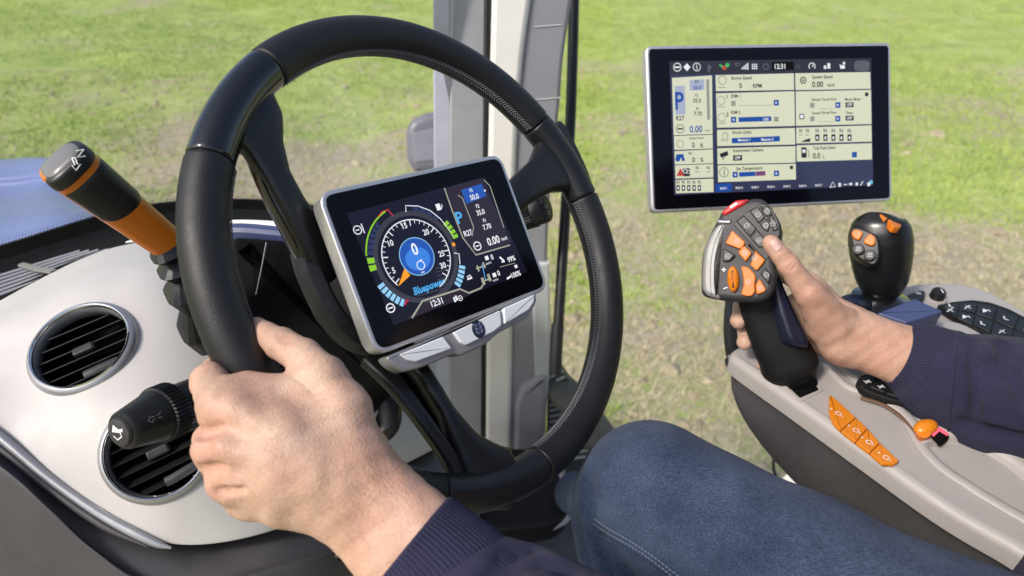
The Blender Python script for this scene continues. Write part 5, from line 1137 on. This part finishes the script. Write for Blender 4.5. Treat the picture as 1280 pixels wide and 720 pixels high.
# hairs on the left forearm
hb_ = MB()
for k in range(170):
    s = RNG.random()*.72; c = LH['wrist']*(1-s)+LH['cuff']*s; u, v = c[0]/c[2]*FPX+640, c[1]/c[2]*FPX+360; o_ = RNG.uniform(-64, 64); u, v = u+.72*o_+RNG.normal(0, 6), v-.68*o_; d = trace(fL, u, v)
    if d is None: continue
    p = CC(u, v, d); T_ = nrm(np.array([.7, .55, -.35])+RNG.normal(0, .25, 3)); L_h = RNG.uniform(.005, .012); up_n = np.array([0, 0, -1.0])
    q1 = p+T_*L_h*.5+up_n*.0012; q2 = p+T_*L_h+up_n*.0010; V, F = tube(C2W(np.array([p, q1, q2])), [.00004, .00004, .00002], 3); hb_.add(V, F)
hb_.build('arm_hair', mat('fair_hair', (.42, .27, .14), .5), person, kind='stuff')

# ---- clothes
def cloth(name, col, col2, rough, weave, kind):
    m, t, b = nodes(name); n = noise(t, 24, 5, .6); r = ramp(t, n.outputs[0], [(.3, col), (.7, col2)]); b.inputs['Roughness'].default_value = rough; b.inputs['Specular IOR Level'].default_value = .2
    b.inputs['Sheen Weight'].default_value = .06; b.inputs['Sheen Roughness'].default_value = .5
    f = noise(t, weave, 3, .7); r2 = ramp(t, f.outputs[0], [(.32, (.60, .60, .62)), (.68, (1.45, 1.45, 1.42))]); mu = t.nodes.new('ShaderNodeMix'); mu.data_type = 'RGBA'; mu.blend_type = 'MULTIPLY'; mu.inputs[0].default_value = 1; lk(t, r.outputs[0], mu.inputs[6]); lk(t, r2.outputs[0], mu.inputs[7]); lk(t, mu.outputs[2], b.inputs['Base Color'])
    b1 = bump(t, b, f.outputs[0], .8, .0010); g = noise(t, 45, 4); bump(t, b, g.outputs[0], .25, .004, b1); return m
M['knit'] = cloth('navy_knit', (.0185, .0185, .043), (.028, .0275, .060), .9, 1300, 0)
def denim_mat():
    m = cloth('blue_denim', (.023, .036, .072), (.050, .072, .124), .85, 1500, 0); t = m.node_tree; b = t.nodes['Principled BSDF']; co = t.nodes['CO'].outputs['Object']
    old = b.inputs['Base Color'].links[0].from_socket; prev = old
    for rot, sc, lo, hi in ((.5, (170, 1700, 1700), .55, 1.6), (-.9, (1700, 220, 1700), .7, 1.35)):
        mp = t.nodes.new('ShaderNodeMapping'); mp.inputs['Rotation'].default_value = (0, 0, rot); mp.inputs['Scale'].default_value = sc; lk(t, co, mp.inputs[0]); n = noise(t, 1.0, 2, .6, mp.outputs[0]); r = ramp(t, n.outputs[0], [(.3, (lo,)*3), (.7, (hi,)*3)])
        mu = t.nodes.new('ShaderNodeMix'); mu.data_type = 'RGBA'; mu.blend_type = 'MULTIPLY'; mu.inputs[0].default_value = 1; lk(t, prev, mu.inputs[6]); lk(t, r.outputs[0], mu.inputs[7]); prev = mu.outputs[2]
    lk(t, prev, b.inputs['Base Color']); return m
M['denim'] = denim_mat() if True else cloth('blue_denim', (.030, .048, .098), (.062, .090, .155), .85, 1500, 0)
def wrinkle(P, a, seed):
    r = np.random.default_rng(seed); z = 0
    for k in range(7):
        q = r.normal(0, 1, 3); q /= np.linalg.norm(q); fq = r.uniform(18, 70); z = z+np.sin(P@q*fq+r.uniform(0, 6)+2*np.sin(P@r.normal(0, 14, 3)))*14/fq
    return a*z*.35
J_K = CC(820, 630, .600)
def f_jeans0(P):
    d = chain(P, [J_K, CC(1000, 757, .525), np.array([.42, .33, .44])], [.0715, .080, .10], .02)
    d = smin(d, cone(P, CC(815, 645, .60), CC(835, 790, .575), .068, .075), .02)
    return smin(d, chain(P, [CC(825, 640, .62), CC(790, 650, .86), CC(722, 618, 1.2)], [.062, .054, .038], .02), .015)
def f_jeans1(P): return f_jeans0(P)+wrinkle(P, .0048, 5)
FOLDS = []
for px, r in (([(733, 598), (738, 632), (747, 672), (764, 716)], .0055), ([(745, 575), (741, 600), (738, 625)], .0035), ([(752, 668), (768, 690), (790, 722)], .0045), ([(724, 655), (730, 688), (742, 718)], .0045)):
    FOLDS += groove(f_jeans1, px, r, -.0045)
def f_jeans(P):
    d = f_jeans1(P)
    for (a, b), r in FOLDS: d = -smin(-d, cone(P, a, b, r, r), .0055)
    return d
V, Q = nets(f_jeans, (.02, .05, .33), (.56, .47, 1.26), .0042); jeans = mk('jeans', C2W(V), [tuple(q) for q in Q], M['denim'], person, sharp=None)
sm = MB()
for off_ in (0, 6):
    pp = [(u, v, trace(f_jeans, u, v)) for u, v in cr([(742+off_*.2, 655-off_), (762, 668-off_), (790, 684-off_), (818, 703-off_), (850, 728-off_)], 7)]; pp = [W(u, v, d-.0003) for u, v, d in pp if d]
    for k in range(0, len(pp)-1): sm.add(*tube([pp[k], pp[k]*.35+pp[k+1]*.65], [.0006, .0006], 6))
sm.build('seam_stitching', mat('denim_thread', (.16, .19, .26), .8), jeans, kind='stuff')
pp = [(u, v, trace(f_jeans, u, v)) for u, v in cr([(740, 660), (760, 673), (788, 690), (816, 709), (846, 732)], 7)]; pp = [W(u, v, d) for u, v, d in pp if d]; V, F = tube(pp, .0016, 8); mk('seam', V, F, M['denim'], jeans)
# sleeves and cuffs
def sleeve(name, P, R, seed, lo, hi, amp, h=.0034, creases=()):
    def f0(q): return chain(q, P, R, .02)+wrinkle(q, amp, seed)
    G = []
    for px, r in creases: G += groove(f0, px, r, -.003)
    def f(q):
        d = f0(q)
        for (a, b), r in G: d = -smin(-d, cone(q, a, b, r, r), .008)
        return d
    V, Q = nets(f, lo, hi, h); return mk(name, C2W(V), [tuple(q) for q in Q], M['knit'], person, sharp=None), f
sleeve('sleeve', [CC(592, 762, .382), CC(640, 802, .370), CC(760, 880, .345), LH['elbow']+np.array([.05, .03, 0])], [.040, .047, .052, .060], 3, (-.12, .10, .24), (.20, .36, .46), .0035, creases=(([(612, 720), (640, 690), (668, 684)], .004), ([(640, 712), (680, 700), (710, 716)], .004)))
slR, fSR = sleeve('sleeve', [CC(1186, 477, .654), CC(1235, 496, .642), CC(1310, 512, .625), RH['elbow']+np.array([.03, .0, 0])], [.0468, .0545, .058, .062], 8, (.33, .0, .48), (.72, .26, .74), .0048, creases=(([(1210, 426), (1222, 470), (1219, 520)], .0045), ([(1250, 430), (1262, 470), (1280, 500)], .005), ([(1205, 530), (1240, 540), (1280, 548)], .005), ([(1240, 455), (1236, 490)], .004)))
def cuff(P, R, upv, n=80, flat=1.0):
    Pq = cr(P, 10); Rq = np.interp(np.linspace(0, 1, len(Pq)), np.linspace(0, 1, len(R)), R); T, A, B = frames(C2W(Pq), V2W(np.array(upv))); a = np.linspace(0, 2*PI, n*6, endpoint=False); rip = .0005*np.sin(a*n); out = []
    for i in range(len(Pq)):
        k = Rq[i]+rip; out.append(C2W(Pq)[i]+(k*np.cos(a)*flat)[:, None]*A[i]+(k*np.sin(a))[:, None]*B[i])
    c = C2W(Pq)[0]; inner = [c+(out[0]-c)*q+T[0]*dz for q, dz in ((.86, .012), (.90, .001), (.97, -.0012))]
    V, F = rings(inner+out, False, False); return mk('cuff', V, F, M['knit'], person, sharp=60)
cuff([CC(513, 683, .393), CC(535, 703, .391), CC(565, 732, .386), CC(600, 764, .380)], [.0355, .0375, .0395, .040], (.3, .3, -1), 84, .86)
cuff([CC(1122, 443, .664), CC(1141, 450, .662), CC(1166, 464, .658), CC(1192, 477, .653)], [.0300, .0385, .0450, .0470], (.3, .3, -1), 84, .95)
pp = []
for v in np.linspace(421, 545, 26):
    u = 1196-(v-421)*.09; d = trace(fSR, u, v)
    if d: pp.append(W(u, v, d-.0002))
V, F = tube(pp, .0011, 8); mk('cuff_seam', V, F, M['knit'], slR)
def f_torso(P):
    d = chain(P, [np.array([.492, .292, .478]), CHEST+np.array([.03, .02, 0])], [.130, .125], .03); d = smin(d, chain(P, [CHEST, SHR, RH['elbow']], [.10, .075, .058], .02), .03); d = smin(d, chain(P, [CHEST, SHL, LH['elbow']], [.09, .07, .056], .02), .03); return d+wrinkle(P, .004, 2)
V, Q = nets(f_torso, (-.06, -.30, 0), (.75, .46, .72), .009); mk('sweater', C2W(V), [tuple(q) for q in Q], M['knit'], person, sharp=None)
